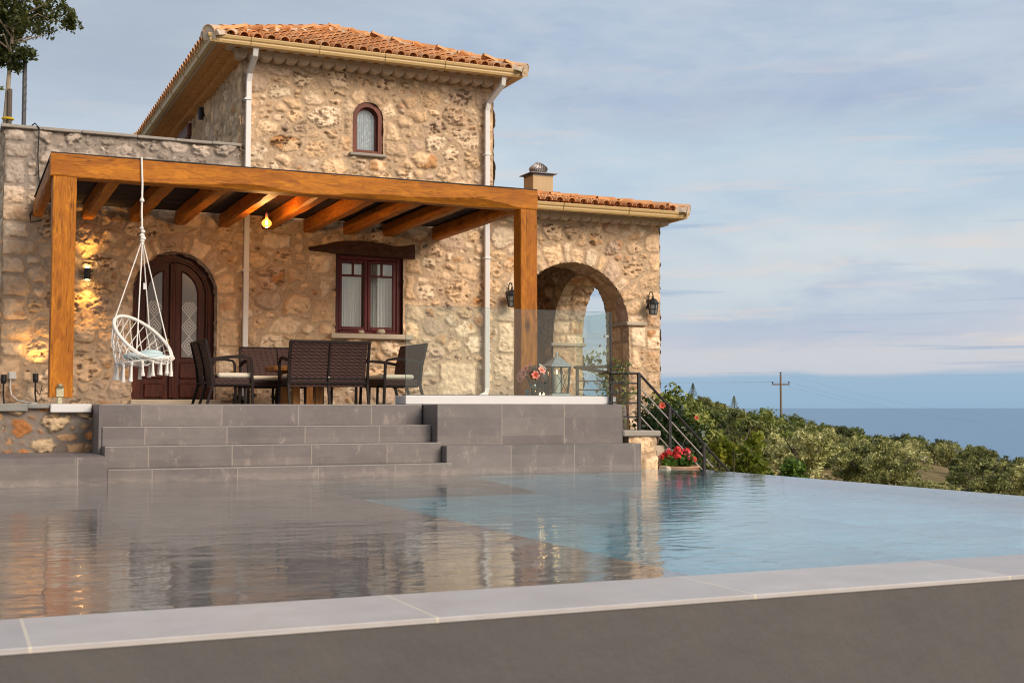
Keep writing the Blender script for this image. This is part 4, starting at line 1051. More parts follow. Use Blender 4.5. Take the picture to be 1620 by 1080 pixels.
m = MB(); m.lathe([(0, .0905), (.036, .0905), (.036, .094), (0, .094)], (1.81, FY-.11, 2.86), 14); m.build('lens', MAT['bulbglow'], t); m = MB(); m.lathe([(0, -.094), (.036, -.094), (.036, -.0905), (0, -.0905)], (1.81, FY-.11, 2.86), 14); m.build('lens', MAT['bulbglow'], t)
light('SPOT', (1.81, FY-.15, 2.97), 9, (1, .50, .11), .02, (math.radians(180-10), 0, 0), .8, 80)
light('SPOT', (1.81, FY-.15, 2.75), 13, (1, .50, .11), .02, (math.radians(12), 0, 0), .7, 80)
t = thing('wall_lamp', (4.126, 22.95, 6.2), 'small grey cylinder lamp on the upper side wall below the eaves', 'wall lamp')
m = MB(); m.lathe([(0, -.11), (.05, -.11), (.05, .11), (0, .11)], (4.02, 22.95, 6.2), 14); m.build('lamp_body', MAT['black'], t)
m = MB(); m.bbox(4.05, 4.14, 22.92, 22.98, 6.16, 6.24, .005); m.build('mount', MAT['black'], t)
t = thing('spike_light', (1.10, FY-.22, DECK), 'small black spike spotlight shining up the wall beside the post', 'spotlight')
m = MB(); m.lathe([(.0, 0), (.03, 0), (.042, .05), (.042, .13), (.036, .135), (0, .12)], (1.10, FY-.24, 1.21), 14); m.build('lamp_head', MAT['black'], t)
m = MB(); m.tube([(1.10, FY-.24, 1.21), (1.10, FY-.2, 1.06), (1.12, FY-.19, .89)], .012, 6); m.tube([(1.10, FY-.22, 1.12), (1.16, FY-.2, 1.03), (1.19, FY-.17, 1.12), (1.20, FY-.13, 1.18)], .007, 6); m.build('spike', MAT['black'], t)
m = MB(); m.lathe([(0, .122), (.030, .122), (.030, .126), (0, .126)], (1.10, FY-.24, 1.21), 12); m.build('lens', MAT['bulbglow'], t)
light('SPOT', (1.10, FY-.25, 1.36), 11, (1, .55, .16), .02, (math.radians(180-17), 0, 0), .8, 85)
t = thing('spike_light', (.70, FY-.22, DECK), 'black spotlight at the far left corner of the wall', 'spotlight')
m = MB(); m.lathe([(.0, 0), (.03, 0), (.042, .05), (.042, .13), (.036, .135), (0, .12)], (.665, FY-.24, 1.19), 14); m.build('lamp_head', MAT['black'], t)
m = MB(); m.tube([(.665, FY-.24, 1.19), (.665, FY-.2, 1.04), (.68, FY-.19, .89)], .012, 6); m.build('spike', MAT['black'], t)
# socket with hanging white hose, dark cable up the wall
t = thing('power_socket', (.77, FY-.05, 1.27), 'cream outdoor socket with a white cable trailing to the floor', 'socket')
m = MB(); m.bbox(.74, .84, FY-.09, FY+.01, 1.26, 1.37, .012); m.build('socket_box', MAT['white_plastic'], t)
m = MB(); m.tube([(.77, FY-.06, 1.265), (.76, FY-.07, 1.15), (.78, FY-.12, 1.03), (.86, FY-.25, .95), (1.0, FY-.45, .915), (1.1, FY-.6, .91), (1.08, FY-.75, .90), (1.02, FY-.8, .897)], .011, 8); m.build('cable', MAT['white_plastic'], t)
m = MB(); m.tube([(.99, FY-.02, 5.06), (1.03, FY-.07, 5.09), (1.09, FY-.09, 5.02), (1.08, FY-.06, 4.6), (1.10, FY-.05, 4.3), (1.13, FY-.05, 4.05), (1.16, FY-.05, 3.96), (1.08, FY-.05, 3.85), (.99, FY-.05, 3.72), (1.0, FY-.05, 3.6), (1.15, FY-.05, 3.64)], .011, 6)
o = m.build('loose_cable', MAT['black']); tag(o, 'loose black cable hanging from the parapet coping beside the pergola', 'cable')

# black iron wall lanterns
MAT['frost'] = plain('seeded lantern glass', (.20, .19, .17), .2, .2, 30, .3, 60, coat=.5)
def wall_lantern(x, z, label):
    y = FY-.20; t = thing('wall_lantern', (x, FY, z), label, 'lantern', 'black iron lanterns on the villa wall')
    m = MB(); m.lathe([(0, 0), (.035, 0), (.035, .01), (0, .012)], (x, y, z-.155), 6)
    for k in range(6):
        a = 2*PI*(k+.5)/6; m.tube([(x+.066*math.cos(a), y+.066*math.sin(a), z-.145), (x+.092*math.cos(a), y+.092*math.sin(a), z+.05)], .007, 6)
        b = 2*PI*(k+1.5)/6
        for r, h in ((.066, -.145), (.08, -.05), (.092, .05)): m.tube([(x+r*math.cos(a), y+r*math.sin(a), z+h), (x+r*math.cos(b), y+r*math.sin(b), z+h)], .006, 6)
    m.build('cage', MAT['black'], t)
    m = MB(); m.lathe([(0, -.145), (.06, -.143), (.086, .048), (0, .048)], (x, y, z), 6); m.build('glass', MAT['frost'], t)
    m = MB(); m.lathe([(.108, .045), (.112, .055), (.085, .10), (.05, .135), (.022, .15), (.016, .175), (.022, .185), (0, .20)], (x, y, z), 12); m.build('hood', MAT['black'], t)
    m = MB(); pts = [(x, y, z+.19)]
    for k in range(9):
        a = PI*k/8; pts.append((x, y+.075-.075*math.cos(a), z+.19+.085*math.sin(a)))
    pts += [(x, y+.15, z+.12), (x, y+.19, z+.07)]; m.tube(pts, .010, 8)
    m.bbox(x-.035, x+.035, FY-.035, FY+.01, z-.02, z+.14, .01); m.build('arm', MAT['black'], t)
wall_lantern(11.60, 2.68, 'black iron lantern on the wall right of the porch arch')
wall_lantern(8.79, 2.73, 'black iron lantern on the wall between the downpipe and the pergola post')

# ================================================================== hanging chair
MAT['rope'] = plain('white cotton rope', (.78, .73, .67), .95, .1, 40, .8, 140)
cx, cy = 2.14, 16.05
t = thing('hanging_chair', (cx, cy, 1.4), 'white macrame swing chair with tassels hanging from the pergola beam', 'swing chair')
u1 = Vector((.815, 0, -.58)); u2 = Vector((.30, .86, .40)).normalized(); u2 = (u2-u1*u2.dot(u1)).normalized(); RC = Vector((cx, cy, 1.69)); RR = .42
rp = lambda a: RC+u1*(RR*math.cos(a))+u2*(RR*math.sin(a))
bp = lambda a: Vector((cx+.01+.33*math.cos(a), cy+.33*math.sin(a), 1.43+.05*math.cos(a)))
m = MB(); m.ring([rp(2*PI*k/48) for k in range(48)], .022, 8); m.build('ring', MAT['rope'], t, smooth=True)
m = MB(); m.ring([bp(2*PI*k/40) for k in range(40)], .017, 6); m.build('seat_ring', MAT['rope'], t, smooth=True)
m = MB(); NN = 22
for k in range(NN):
    for d in (-1, 1):
        pts = []
        for i in range(6):
            q = i/5; a = 2*PI*(k+d*q*2.0)/NN; b = rp(a).lerp(bp(a), q); o = (b-Vector((cx, cy, b.z))); b += o.normalized()*.045*math.sin(PI*q); pts.append(b)
        m.tube(pts, .006, 5)
m.build('net', MAT['rope'], t)
m = MB()
for k in range(14):
    a = PI*k/14
    for (p, q) in ((a, PI*2-a), (PI/2+a-.2, PI/2-a+.2)):
        A, B = bp(p), bp(q); M = (A+B)/2; M.z -= .07; m.tube([A, A.lerp(M, .6), M, B.lerp(M, .6), B], .007, 5)
m.build('seat_net', MAT['rope'], t)
KN = Vector((2.125, 16.14, 2.95)); TOP = Vector((2.105, 16.165, 3.985))
m = MB()
for a in (PI, 1.5*PI, .02, .5*PI):
    e = rp(a); m.tube([e, KN], .008, 6)
m.build('suspension_rope', MAT['rope'], t)
m = MB(); m.tube([KN, (2.112, 16.15, 3.3), (2.118, 16.165, 3.66), TOP-Vector((0, -.01, .03)), TOP, TOP+Vector((0, .1, .008)), TOP+Vector((0, .30, .002))], .0125, 8); m.build('hanging_rope', MAT['rope'], t)
m = MB()
for z, s in ((2.93, .03), (2.965, .038), (3.0, .034), (3.05, .03), (3.09, .027), (3.44, .03), (3.46, .024)):
    m = MB(); m.ell((KN.x+random.uniform(-.012, .012) if z < 3.2 else 2.115, 16.14+.012*(z > 3.2), z), s, s, s*.75, 8, 6); m.build('knot', MAT['rope'], t)
m = MB()
m.bbox(2.125, 2.165, 16.0, 16.008, 2.31, 2.39, .003)
m.build('paper_tag', MAT['whitewash'], t)
for k in range(17):
    a = 2*PI*k/17+.1; p = bp(a); L_ = random.uniform(.19, .25); m = MB(); sw = random.uniform(-.012, .012)
    m.tube([p+Vector((0, 0, .012)), p+Vector((sw*.3, 0, -.035)), p+Vector((sw*.6, 0, -.05)), p+Vector((sw, .0, -L_*.75)), p+Vector((sw*1.4, 0, -L_))], [.016, .020, .012, .018, .026], 7); m.build('tassel', MAT['rope'], t)
MAT['aqua'] = plain('pale aqua fabric', (.42, .54, .56), .9, .15, 12, .4, 60)
m = MB(); m.ell((cx+.02, cy+.01, 1.475), .27, .27, .065, 20, 8); m.ell((cx+.10, cy+.05, 1.52), .15, .16, .05, 16, 7)
o = m.build('cushion', MAT['aqua'], smooth=True); tag(o, 'pale aqua cushion lying in the white swing chair', 'cushion')

# ================================================================== wicker seats and low table
wk, nt, p = new_mat('dark brown wicker')
c = coords(nt); sx = nd(nt, 'ShaderNodeSeparateXYZ', {0: c}).outputs
a_ = M_(nt, 'SINE', M_(nt, 'MULTIPLY', M_(nt, 'ADD', sx[0], sx[1]), 2*PI/.085)); b_ = M_(nt, 'SINE', M_(nt, 'MULTIPLY', sx[2], 2*PI/.045))
wv = M_(nt, 'MULTIPLY_ADD', M_(nt, 'MULTIPLY', a_, b_), .35, M_(nt, 'MULTIPLY_ADD', b_, .25, .5))
fl = noise(nt, c, 14, 3)
pset(nt, p, base=mix(nt, M_(nt, 'MULTIPLY_ADD', fl, .5, M_(nt, 'MULTIPLY', wv, .5)), (.014, .007, .0065), (.075, .034, .028)), rough=.6, spec=.2, normal=bump(nt, wv, .8, .008)); MAT['wicker'] = wk
MAT['frame'] = plain('dark brown painted steel', (.016, .009, .008), .6, .2, 12, .1, 70, spec=.15)
MAT['cream'] = plain('cream seat pad', (.58, .51, .40), .95, .08, 8, .35, 50)
def loveseat():
    """local space: seat opens towards +y, floor at z=0"""
    t = thing('wicker_loveseat', (0, 0, 0), 'x', 'wicker seat', 'dark wicker seats round the low table', local=True); w = .555
    f = MB()
    f.bbox(-w+.02, w-.02, -.24, .27, .255, .355, .012); f.build('seat', MAT['wicker'], t)
    f = MB(); f.bbox(-w+.035, w-.035, -.19, .285, .358, .425, .022); f.build('seat_pad', MAT['cream'], t)
    for s in (-1, 1):
        m = MB(); x0, x1 = (-w+.028, -.012) if s < 0 else (.012, w-.028)
        n = 10; vs = []
        for i in range(n+1):
            q = i/n; z = .245+.605*q; y = -.245-.05*q-.07*q*q
            for (x, yy) in ((x0, y), (x1, y), (x1, y+.024), (x0, y+.024)): vs.append((x, yy, z))
        m.add(vs, [(i*4+k, i*4+(k+1) % 4, (i+1)*4+(k+1) % 4, (i+1)*4+k) for i in range(n) for k in range(4)]+[(3, 2, 1, 0), (n*4, n*4+1, n*4+2, n*4+3)])
        m.build('backrest', MAT['wicker'], t)
        m = MB(); m.tube([(s*w, .27, 0), (s*w, .262, .3), (s*w, .25, .58), (s*w, .22, .625), (s*w, .1, .645), (s*w, -.1, .63), (s*w, -.285, .60)], [.017]*4+[.021, .021, .019], square=True); m.build('armrest', MAT['frame'], t)
        m = MB(); m.tube([(s*w, -.335, 0), (s*w, -.262, .28), (s*w, -.29, .55), (s*(w-.002), -.362, .862)], .017, square=True); m.build('leg', MAT['frame'], t)
        m = MB(); m.tube([(s*.19, .25, 0), (s*.19, .245, .26)], .015, square=True); m.build('leg', MAT['frame'], t)
    m = MB(); m.tube([(-w, -.364, .858), (w, -.364, .858)], .015, square=True); m.tube([(-w, -.262, .30), (w, -.262, .30)], .012, square=True); m.tube([(-w, -.255, .36), (w, -.255, .36)], .012, square=True)
    m.tube([(0, -.248, .20), (0, -.262, .3), (0, -.292, .55), (0, -.366, .855)], .012, square=True); m.tube([(-w, .262, .262), (w, .262, .262)], .012, square=True)
    m.tube([(-w, -.262, .27), (-w, .262, .27)], .012, square=True); m.tube([(w, -.262, .27), (w, .262, .27)], .012, square=True); m.build('frame', MAT['frame'], t)
    m = MB(); m.tube([(0, -.335, 0), (0, -.255, .26)], .017, square=True); m.build('leg', MAT['frame'], t)
    m = MB(); m.ell((.0, -.285, .375), .010, .006, .010, 8, 6); m.build('stud', MAT['white_plastic'], t)
    return t
S0 = loveseat()
S0.location = (4.69, 16.95, DECK); S0['label'] = 'dark wicker seat with its back turned to the pool, nearest to the steps'
copy_tree(S0, (4.47, 18.45, DECK), PI, label='dark wicker seat behind the table against the house, facing the pool')
copy_tree(S0, (3.40, 17.32, DECK), -PI/2, label='dark wicker seat beside the arched door, seen side on')
copy_tree(S0, (5.76, 17.25, DECK), PI/2, label='dark wicker seat under the red window, facing the swing chair')
MAT['logwood'] = wood_mat('orange log wood', (.30, .11, .025), (.52, .24, .07), 2, True, .5)
t = thing('low_table', (4.45, 17.6, DECK), 'rustic orange wood table with square legs among the wicker seats', 'table')
rg = random.Random(9); poly = [(4.46+(.42+rg.uniform(-.03, .03))*math.cos(2*PI*k/22), 17.6+(.46+rg.uniform(-.03, .03))*math.sin(2*PI*k/22)) for k in range(22)]
m = MB(); m.prism(poly, lambda q: (q[0], q[1], DECK+.475), lambda q: (q[0], q[1], DECK+.54)); m.build('tabletop', MAT['logwood'], t, recalc=True, bevel=.01)
for x, y in ((4.37, 17.22), (4.37, 17.88), (4.72, 17.3), (4.74, 17.92)):
    m = MB(); m.bbox(x-.052, x+.052, y-.05, y+.05, DECK, DECK+.474, .008); m.build('leg', MAT['logwood'], t)

# ================================================================== glass screen, lantern, flowers on the plinth
gs = glass_mat('screen glass', (.90, .95, .94), .0, .01)
t = thing('glass_screen', (7.05, 15.8, 1.0), 'frameless glass screen standing on the white plinth', 'glass screen')
m = MB(); m.box(5.50, 8.60, 15.795, 15.807, 1.008, 2.207); m.build('front_pane', gs, t)
m = MB(); m.box(8.602, 8.612, 15.81, 16.9, .90, 2.207); m.build('side_pane', gs, t)
ge = plain('green glass edge', (.05, .075, .07), .2, .1, 5, 0, 40, coat=.5)
m = MB(); m.box(8.588, 8.616, 15.791, 15.812, 1.008, 2.20); m.build('corner_edge', MAT['black'], t)
m = MB(); m.box(5.495, 5.4995, 15.795, 15.807, 1.008, 2.207); m.box(5.495, 8.588, 15.7955, 15.8065, 2.2075, 2.211); m.build('glass_edge', ge, t)
m = MB(); m.bbox(8.51, 8.60, 15.815, 15.85, 1.85, 1.885, .004); m.build('clamp', MAT['steel'], t)
m = MB(); m.box(5.50, 8.58, 15.955, 15.817, 1.0065, 1.018); m.build('base_channel', MAT['lead'], t)

MAT['pewter'] = plain('pale weathered metal', (.36, .36, .36), .5, .25, 16, .25, 50, metal=.4)
MAT['clear'] = glass_mat('clear lantern glass', (.93, .96, .96), .02, .04)
MAT['flame'] = emit_mat('candle flame', (1, .55, .16), 22)
MAT['wax'] = plain('ivory wax', (.66, .60, .50), .5, .05)
def lantern(x, y, z, h, w, mat, name, label):
    """square lantern with crossed bars on every side"""
    t = thing(name, (x, y, z), label, 'lantern')
    m = MB(); b = h*.055; hw = w*.5; tw = w*.42; zt = h*.64
    m.bbox(x-hw, x+hw, y-hw, y+hw, z, z+b, .006); m.build('base', mat, t)
    m = MB(); r = .008 if h > .4 else .005
    P = lambda sx_, sy_, q: (x+sx_*(tw+(hw*1.0-tw)*q)*.96, y+sy_*(tw+(hw-tw)*q)*.96, z+b+(zt-b)*q)
    for sx_ in (-1, 1):
        for sy_ in (-1, 1): m.tube([P(sx_, sy_, 0), P(sx_, sy_, 1)], r*1.4, square=True)
    for k, (p, q) in enumerate((((-1, -1), (1, -1)), ((1, -1), (1, 1)), ((1, 1), (-1, 1)), ((-1, 1), (-1, -1)))):
        m.tube([P(*p, 0), P(*q, 1)], r*.55, 5); m.tube([P(*q, 0), P(*p, 1)], r*.55, 5); m.tube([P(*p, 1), P(*q, 1)], r*1.2, square=True); m.tube([P(*p, 0), P(*q, 0)], r*1.2, square=True)
    m.build('cage', MAT['black'] if h < .4 else MAT['frame2'], t)
    m = MB(); q4 = [P(-1, -1, 0), P(1, -1, 0), P(1, 1, 0), P(-1, 1, 0), P(-1, -1, 1), P(1, -1, 1), P(1, 1, 1), P(-1, 1, 1)]; m.add(q4, [(0, 1, 5, 4), (1, 2, 6, 5), (2, 3, 7, 6), (3, 0, 4, 7)]); m.build('glass', MAT['clear'], t)
    m = MB(); seg = 4; S2 = 1.414
    m.lathe([(hw*S2*1.12, zt), (hw*S2*1.12, zt+h*.02), (hw*S2*.80, zt+h*.075), (hw*S2*.52, zt+h*.135), (hw*S2*.36, zt+h*.17), (hw*S2*.40, zt+h*.175), (hw*S2*.30, zt+h*.20), (0, zt+h*.20)], (x, y, z), 4)
    m.build('roof', mat, t)
    m = MB(); m.lathe([(.0, 0), (h*.04, 0), (h*.03, h*.02), (h*.022, h*.045), (h*.034, h*.06), (h*.034, h*.075), (h*.016, h*.09), (h*.026, h*.105), (h*.026, h*.12), (0, h*.14)], (x, y, z+zt+h*.20), 14); m.build('finial', mat, t, smooth=True)
    return t
MAT['frame2'] = plain('slate grey lantern frame', (.028, .038, .042), .5, .15, 12, .1, 60, metal=.3)
lantern(7.83, 15.99, 1.008, .655, .29, MAT['pewter'], 'candle_lantern', 'tall grey lantern with crossed bars holding a white candle on the plinth')
m = MB(); m.lathe([(0, 0), (.055, 0), (.055, .27), (.048, .275), (0, .265)], (7.83, 15.99, 1.046), 18); t = m.build('candle', MAT['wax']); tag(t, 'lit ivory pillar candle inside the tall grey lantern', 'candle')
MB().lathe([(0, 0), (.011, .012), (.007, .035), (0, .055)], (7.83, 15.99, 1.325), 8).build('flame', MAT['flame'], t)
lantern(7.555, 15.97, 1.008, .235, .13, MAT['black'], 'small_lantern', 'small black lantern between the vase and the tall grey lantern')
for i, (x, lab) in enumerate(((7.50, 'tealight at the foot of the small black lantern, on its vase side'), (7.555, 'tealight at the foot of the small black lantern, on its tall lantern side'))):
    m = MB(); m.lathe([(0, 0), (.02, 0), (.021, .016), (0, .014)], (x, 15.85, 1.008), 12); t = m.build('tealight', MAT['wax']); tag(t, lab, 'candle', 'tealights on the plinth')
    MB().lathe([(0, 0), (.009, .010), (.006, .022), (0, .034)], (x, 15.85, 1.022), 8).build('flame', MAT['flame'], t)
m = MB(); m.lathe([(.0, 0), (.026, 0), (.03, .085), (.026, .085), (.022, .006), (0, .006)], (7.31, 15.87, 1.008), 14); bt = glass_mat('pale blue glass', (.45, .75, .85), .02, .1); o = m.build('drinking_glass', bt, smooth=False); tag(o, 'small pale blue glass beside the flower vase', 'glass')
t = thing('flower_vase', (7.44, 15.95, 1.008), 'clear glass vase of pink and white lilies on the plinth', 'vase')
m = MB(); m.lathe([(.0, 0), (.05, 0), (.062, .09), (.078, .2), (.072, .2), (.056, .09), (.044, .012), (0, .012)], (7.44, 15.95, 1.008), 20); m.build('vase_glass', MAT['clear'], t, smooth=True)
MAT['leafy'] = leaf_mat('bouquet leaf', (.012, .035, .01), (.035, .085, .02), (.07, .13, .03))
rg = random.Random(3); m = MB()
def leaf_quad(mb, p, d, L_, w, n, shade):
    d = Vector(d).normalized(); s = d.cross(Vector(n)).normalized(); p = Vector(p); mb.cc = (shade, shade, shade)
    mb.add([p, p+d*L_*.5+s*w, p+d*L_, p+d*L_*.5-s*w], [(0, 1, 2, 3)]); mb.cc = (1, 1, 1)
for k in range(26):
    a = rg.uniform(0, 2*PI); r = rg.uniform(.02, .16); p = (7.44+r*math.cos(a), 15.95+r*math.sin(a), 1.16+rg.uniform(-.02, .18)); leaf_quad(m, p, (math.cos(a), math.sin(a), rg.uniform(-.3, .9)), rg.uniform(.08, .14), .018, (0, 0, 1), rg.uniform(.1, .95))
for k in range(9):
    a = 2*PI*k/9; m.cc = (.3, .3, .3); m.tube([(7.44+.03*math.cos(a+2), 15.95+.03*math.sin(a+2), 1.02), (7.44+.06*math.cos(a), 15.95+.06*math.sin(a), 1.2), (7.44+.15*math.cos(a), 15.95+.13*math.sin(a), 1.34)], .005, 5); m.cc = (1, 1, 1)
m.build('stems', MAT['leafy'], t)
pm, nt, p = new_mat('lily petals')
a = nd(nt, 'ShaderNodeAttribute', attribute_name='col').outputs['Color']; pset(nt, p, base=a, rough=.6, subs=.15); MAT['petal'] = pm
def lily(c, d, r, rg, base, tip):
    mb = MB(); d = Vector(d).normalized(); s = d.cross(Vector((.2, .1, 1))).normalized(); q = s.cross(d); c = Vector(c)
    for k in range(6):
        a = 2*PI*k/6+rg.uniform(-.1, .1); o = s*math.cos(a)+q*math.sin(a); w = d.cross(o); vs = []
        for t_, ww, up, cc in ((0, .02, 0, tuple(x*.6 for x in base)), (.35, .30, .35, base), (.75, .32, .52, tuple((x+y)/2 for x, y in zip(base, tip))), (1.0, .03, .45, tip)):
            for sg in (-1, 1): mb.cc = cc; mb.add([c+o*(r*t_)+w*(sg*ww*r)+d*(r*up+(.06*r if sg else 0))], [])
        b = len(mb.v)-8; mb.f += [(b, b+1, b+3, b+2), (b+2, b+3, b+5, b+4), (b+4, b+5, b+7, b+6)]
    mb.cc = (.5, .33, .04)
    for k in range(4): a = k*1.6; mb.tube([c, c+d*r*.7+(s*math.cos(a)+q*math.sin(a))*r*.15], r*.03, 4)
    mb.cc = (1, 1, 1); return mb
rg = random.Random(12)
for k in range(21):
    a = rg.uniform(0, 2*PI); e = rg.uniform(-.1, 1.2) if k > 5 else rg.uniform(-.2, .5); d = Vector((math.cos(a)*math.cos(e)*1.25, math.sin(a)*math.cos(e)-.25, math.sin(e)))
    c_ = Vector((7.45, 15.95, 1.27))+Vector((d.x*.165, d.y*.14, d.z*.135))
    kind = rg.random()
    if k % 4 == 3: b, tp = (.62, .52, .40), (.60, .42, .38)
    elif k % 4 == 0: b, tp = (.66, .10, .07), (.70, .34, .28)
    else: b, tp = (.70, .20, .14), (.74, .42, .34)
    lily(c_, d, rg.uniform(.058, .078), rg, b, tp).build('flower', MAT['petal'], t)
# pebbles on the window sill
for x, s, lab in ((6.13, .045, 'small tan pebble at the middle of the red window sill'), (6.47, .062, 'larger grey pebble on the red window sill, near its right leaf')):
    m = MB(); v, f = ellipsoid((x, 19.86, 2.058+s*.72), s*1.25, s, s*.75, 10, 7); m.add([(a+.006*math.sin(9*b), b, c+.006*math.sin(90*a)) for a, b, c in v], f); o = m.build('pebble', MAT['slab'], smooth=True); tag(o, lab, 'stone', 'pebbles on the window sill')

# ================================================================== stair pier and railings at the right
t = thing('stone_pier', (8.8, 15.4, 0), 'short limestone pier with a flat capstone at the end of the tiled wall', 'stone pier')
L = stone_layout(8.5, 9.1, -.3, .45, 61, [(.14, .18, 60), (.07, .1, 120)])
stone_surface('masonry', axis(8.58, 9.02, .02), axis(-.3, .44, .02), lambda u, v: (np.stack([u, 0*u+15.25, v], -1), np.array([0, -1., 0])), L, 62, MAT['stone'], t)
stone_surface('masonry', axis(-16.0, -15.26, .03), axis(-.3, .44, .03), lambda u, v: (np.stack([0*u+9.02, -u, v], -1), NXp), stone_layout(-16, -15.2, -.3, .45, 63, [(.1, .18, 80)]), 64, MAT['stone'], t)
m = MB(); m.box(8.58, 9.005, 15.27, 16.0, -1.6, .44); m.build('core', MAT['slab'], t)
m = MB(); m.bbox(8.47, 9.07, 15.20, 16.1, .445, .525, .015); m.build('capstone', MAT['greyslab'], t)
m = MB(); m.bbox(9.03, 9.115, 15.0, 15.22, -.06, .035, .018); o = m.build('flat_stone', MAT['slab'], bevel=.01); tag(o, 'small flat pale stone between the pier and the flower bowl', 'stone')
t = thing('stair_railing', (8.95, 15.6, .5), 'black metal handrail running down the garden stair at the pool corner', 'railing')
ry = 15.62; A = Vector((8.955, ry, 1.335)); B = Vector((10.62, ry, -.24)); slope = (B.z-A.z)/(B.x-A.x)
m = MB(); m.tube([(8.50, ry, 1.335), A, B], .020, 8); m.build('handrail', MAT['black'], t)
for x, z0 in ((8.955, .526), (9.46, .15), (10.04, -.30)):
    m = MB(); m.tube([(x, ry, z0), (x, ry, A.z+slope*(x-A.x)-.01)], .021, square=True); m.build('post', MAT['black'], t)
for dz in (.19, .40, .60):
    m = MB(); m.tube([(8.955, ry, 1.335-dz), (10.2, ry, 1.335-dz+slope*(10.2-8.955))], .010, 8); m.build('rail_bar', MAT['steel'], t)
t = thing('landing_railing', (9.0, 16.6, .5), 'black metal railing on the landing before the porch arch', 'railing')
m = MB(); m.tube([(8.55, 15.66, 1.335), (8.86, 17.45, 1.47), (9.78, 17.5, 1.50)], .022, square=True); m.build('handrail', MAT['black'], t)
for x, y in ((8.55, 15.70), (8.90, 17.45), (9.76, 17.5)):
    m = MB(); m.tube([(x, y, .56 if y < 16 else .88), (x, y, 1.34 if y < 16 else 1.48)], .020, square=True); m.build('post', MAT['black'], t)
for z in (.72, .92, 1.06, 1.2):
    m = MB(); m.tube([(8.50, 15.68, z), (8.955, 15.63, z-.01)], .012, square=True); m.tube([(8.9, 17.46, z+.06), (9.76, 17.5, z+.06)], .010, square=True); m.build('rail_bar', MAT['black'], t)
# garden stair below the railing
m = MB()
for k in range(6): m.bbox(9.06+.29*k, 9.40+.29*k, 15.66, 17.4, -1.9, .30-.24*k, .01)
o = m.build('garden_stair', MAT['slab']); tag(o, 'stone garden stair going down behind the pool corner', 'staircase')
# ================================================================== vegetation
def rand_dir(rg):
    while True:
        v = Vector((rg.uniform(-1, 1), rg.uniform(-1, 1), rg.uniform(-1, 1)))
        if .05 < v.length < 1: return v.normalized()
def leaves_np(centers, sizes, shades, seed, aspect=.42, droop=0.0, outward=None):
    """one small folded leaf (two triangles as a quad) at every centre"""
    rg = np.random.RandomState(seed); n = len(centers)
    d = rg.normal(size=(n, 3)); d[:,2] -= droop
    if outward is not None: d += outward
    d /= np.linalg.norm(d, axis=1)[:,None]
    t = rg.normal(size=(n, 3)); s = np.cross(d, t); s /= np.linalg.norm(s, axis=1)[:,None]
    L_ = sizes[:,None]; V = np.stack([centers-d*L_*.5, centers+s*L_*aspect*.5, centers+d*L_*.5, centers-s*L_*aspect*.5], 1).reshape(-1, 3)
    F = np.arange(4*n).reshape(n, 4)
    return V, F, np.repeat(shades, 4)
def mesh_np(name, V, F, shade):
    me = bpy.data.meshes.new(name)
    me.vertices.add(len(V)); me.vertices.foreach_set('co', V.astype('f').ravel())
    me.loops.add(F.size); me.loops.foreach_set('vertex_index', F.astype('i').ravel())
    me.polygons.add(len(F)); me.polygons.foreach_set('loop_start', np.arange(0, F.size, 4, dtype='i'))
    me.update(calc_edges=True)
    at = me.color_attributes.new('col', 'FLOAT_COLOR', 'POINT')
    at.data.foreach_set('color', np.column_stack([shade, shade, shade, np.ones(len(shade))]).astype('f').ravel())
    return me
def crown_points(rg, c, rx, ry, rz, clumps, per, csize, flat=.75, hollow=.35):
    """uneven clumps spread through the crown, denser near its skin"""
    P = []; S = []; O = []
    nl = max(5, clumps//6); lob = []
    for k in range(nl):
        v = rg.normal(size=3); v /= np.linalg.norm(v)
        lob.append((v*rg.uniform(.35, .74), rg.uniform(.30, .50), rg.uniform(-.32, .32)))
    for k in range(clumps):
        lc, lr, ls = lob[k % nl]; v = rg.normal(size=3); v[2] = abs(v[2])*.9+v[2]*.1 if rg.rand() < .55 else v[2]; v /= np.linalg.norm(v)
        q = lc+v*lr*(hollow+(1-hollow)*rg.rand()**.5)
        cc = np.array(c)+q*np.array([rx, ry, rz]); r = csize*rg.uniform(.55, 1.15)
        w = rg.normal(size=(per, 3)); w /= np.linalg.norm(w, axis=1)[:,None]
        P.append(cc+w*(rg.rand(per)**.5)[:,None]*r*np.array([1, 1, flat])); S.append(np.clip(ls+rg.uniform(.22, .72)+rg.uniform(-.2, .2, per), 0, 1)); O.append(w*.5+v*.5)
    return np.vstack(P), np.concatenate(S), np.vstack(O)
LEAF = dict(
    olive=leaf_mat('olive leaves', (.062, .074, .018), (.285, .29, .09), (.66, .62, .29), .06, .5),
    maquis=leaf_mat('dark maquis leaves', (.034, .044, .010), (.105, .12, .03), (.23, .23, .07), .05),
    green=leaf_mat('mid green leaves', (.040, .058, .012), (.165, .20, .04), (.40, .41, .11), .06),
    citrus=leaf_mat('citrus leaves', (.06, .09, .008), (.20, .22, .02), (.42, .36, .03), .3),
    fresh=leaf_mat('fresh green leaves', (.035, .085, .01), (.10, .19, .025), (.20, .28, .05), .3),
    hib=leaf_mat('glossy hibiscus leaves', (.006, .018, .006), (.018, .042, .012), (.06, .10, .03), .12, .4),
    locust=leaf_mat('carob leaves', (.014, .020, .006), (.055, .062, .014), (.14, .13, .03), .25, .5),
    vine=leaf_mat('vine leaves', (.03, .06, .015), (.10, .13, .035), (.26, .26, .08), .25))
MAT['bark'] = plain('olive bark', (.11, .085, .065), .95, .3, 10, .8, 20)
MAT['palebark'] = plain('pale young bark', (.30, .24, .17), .9, .25, 12, .5, 40)
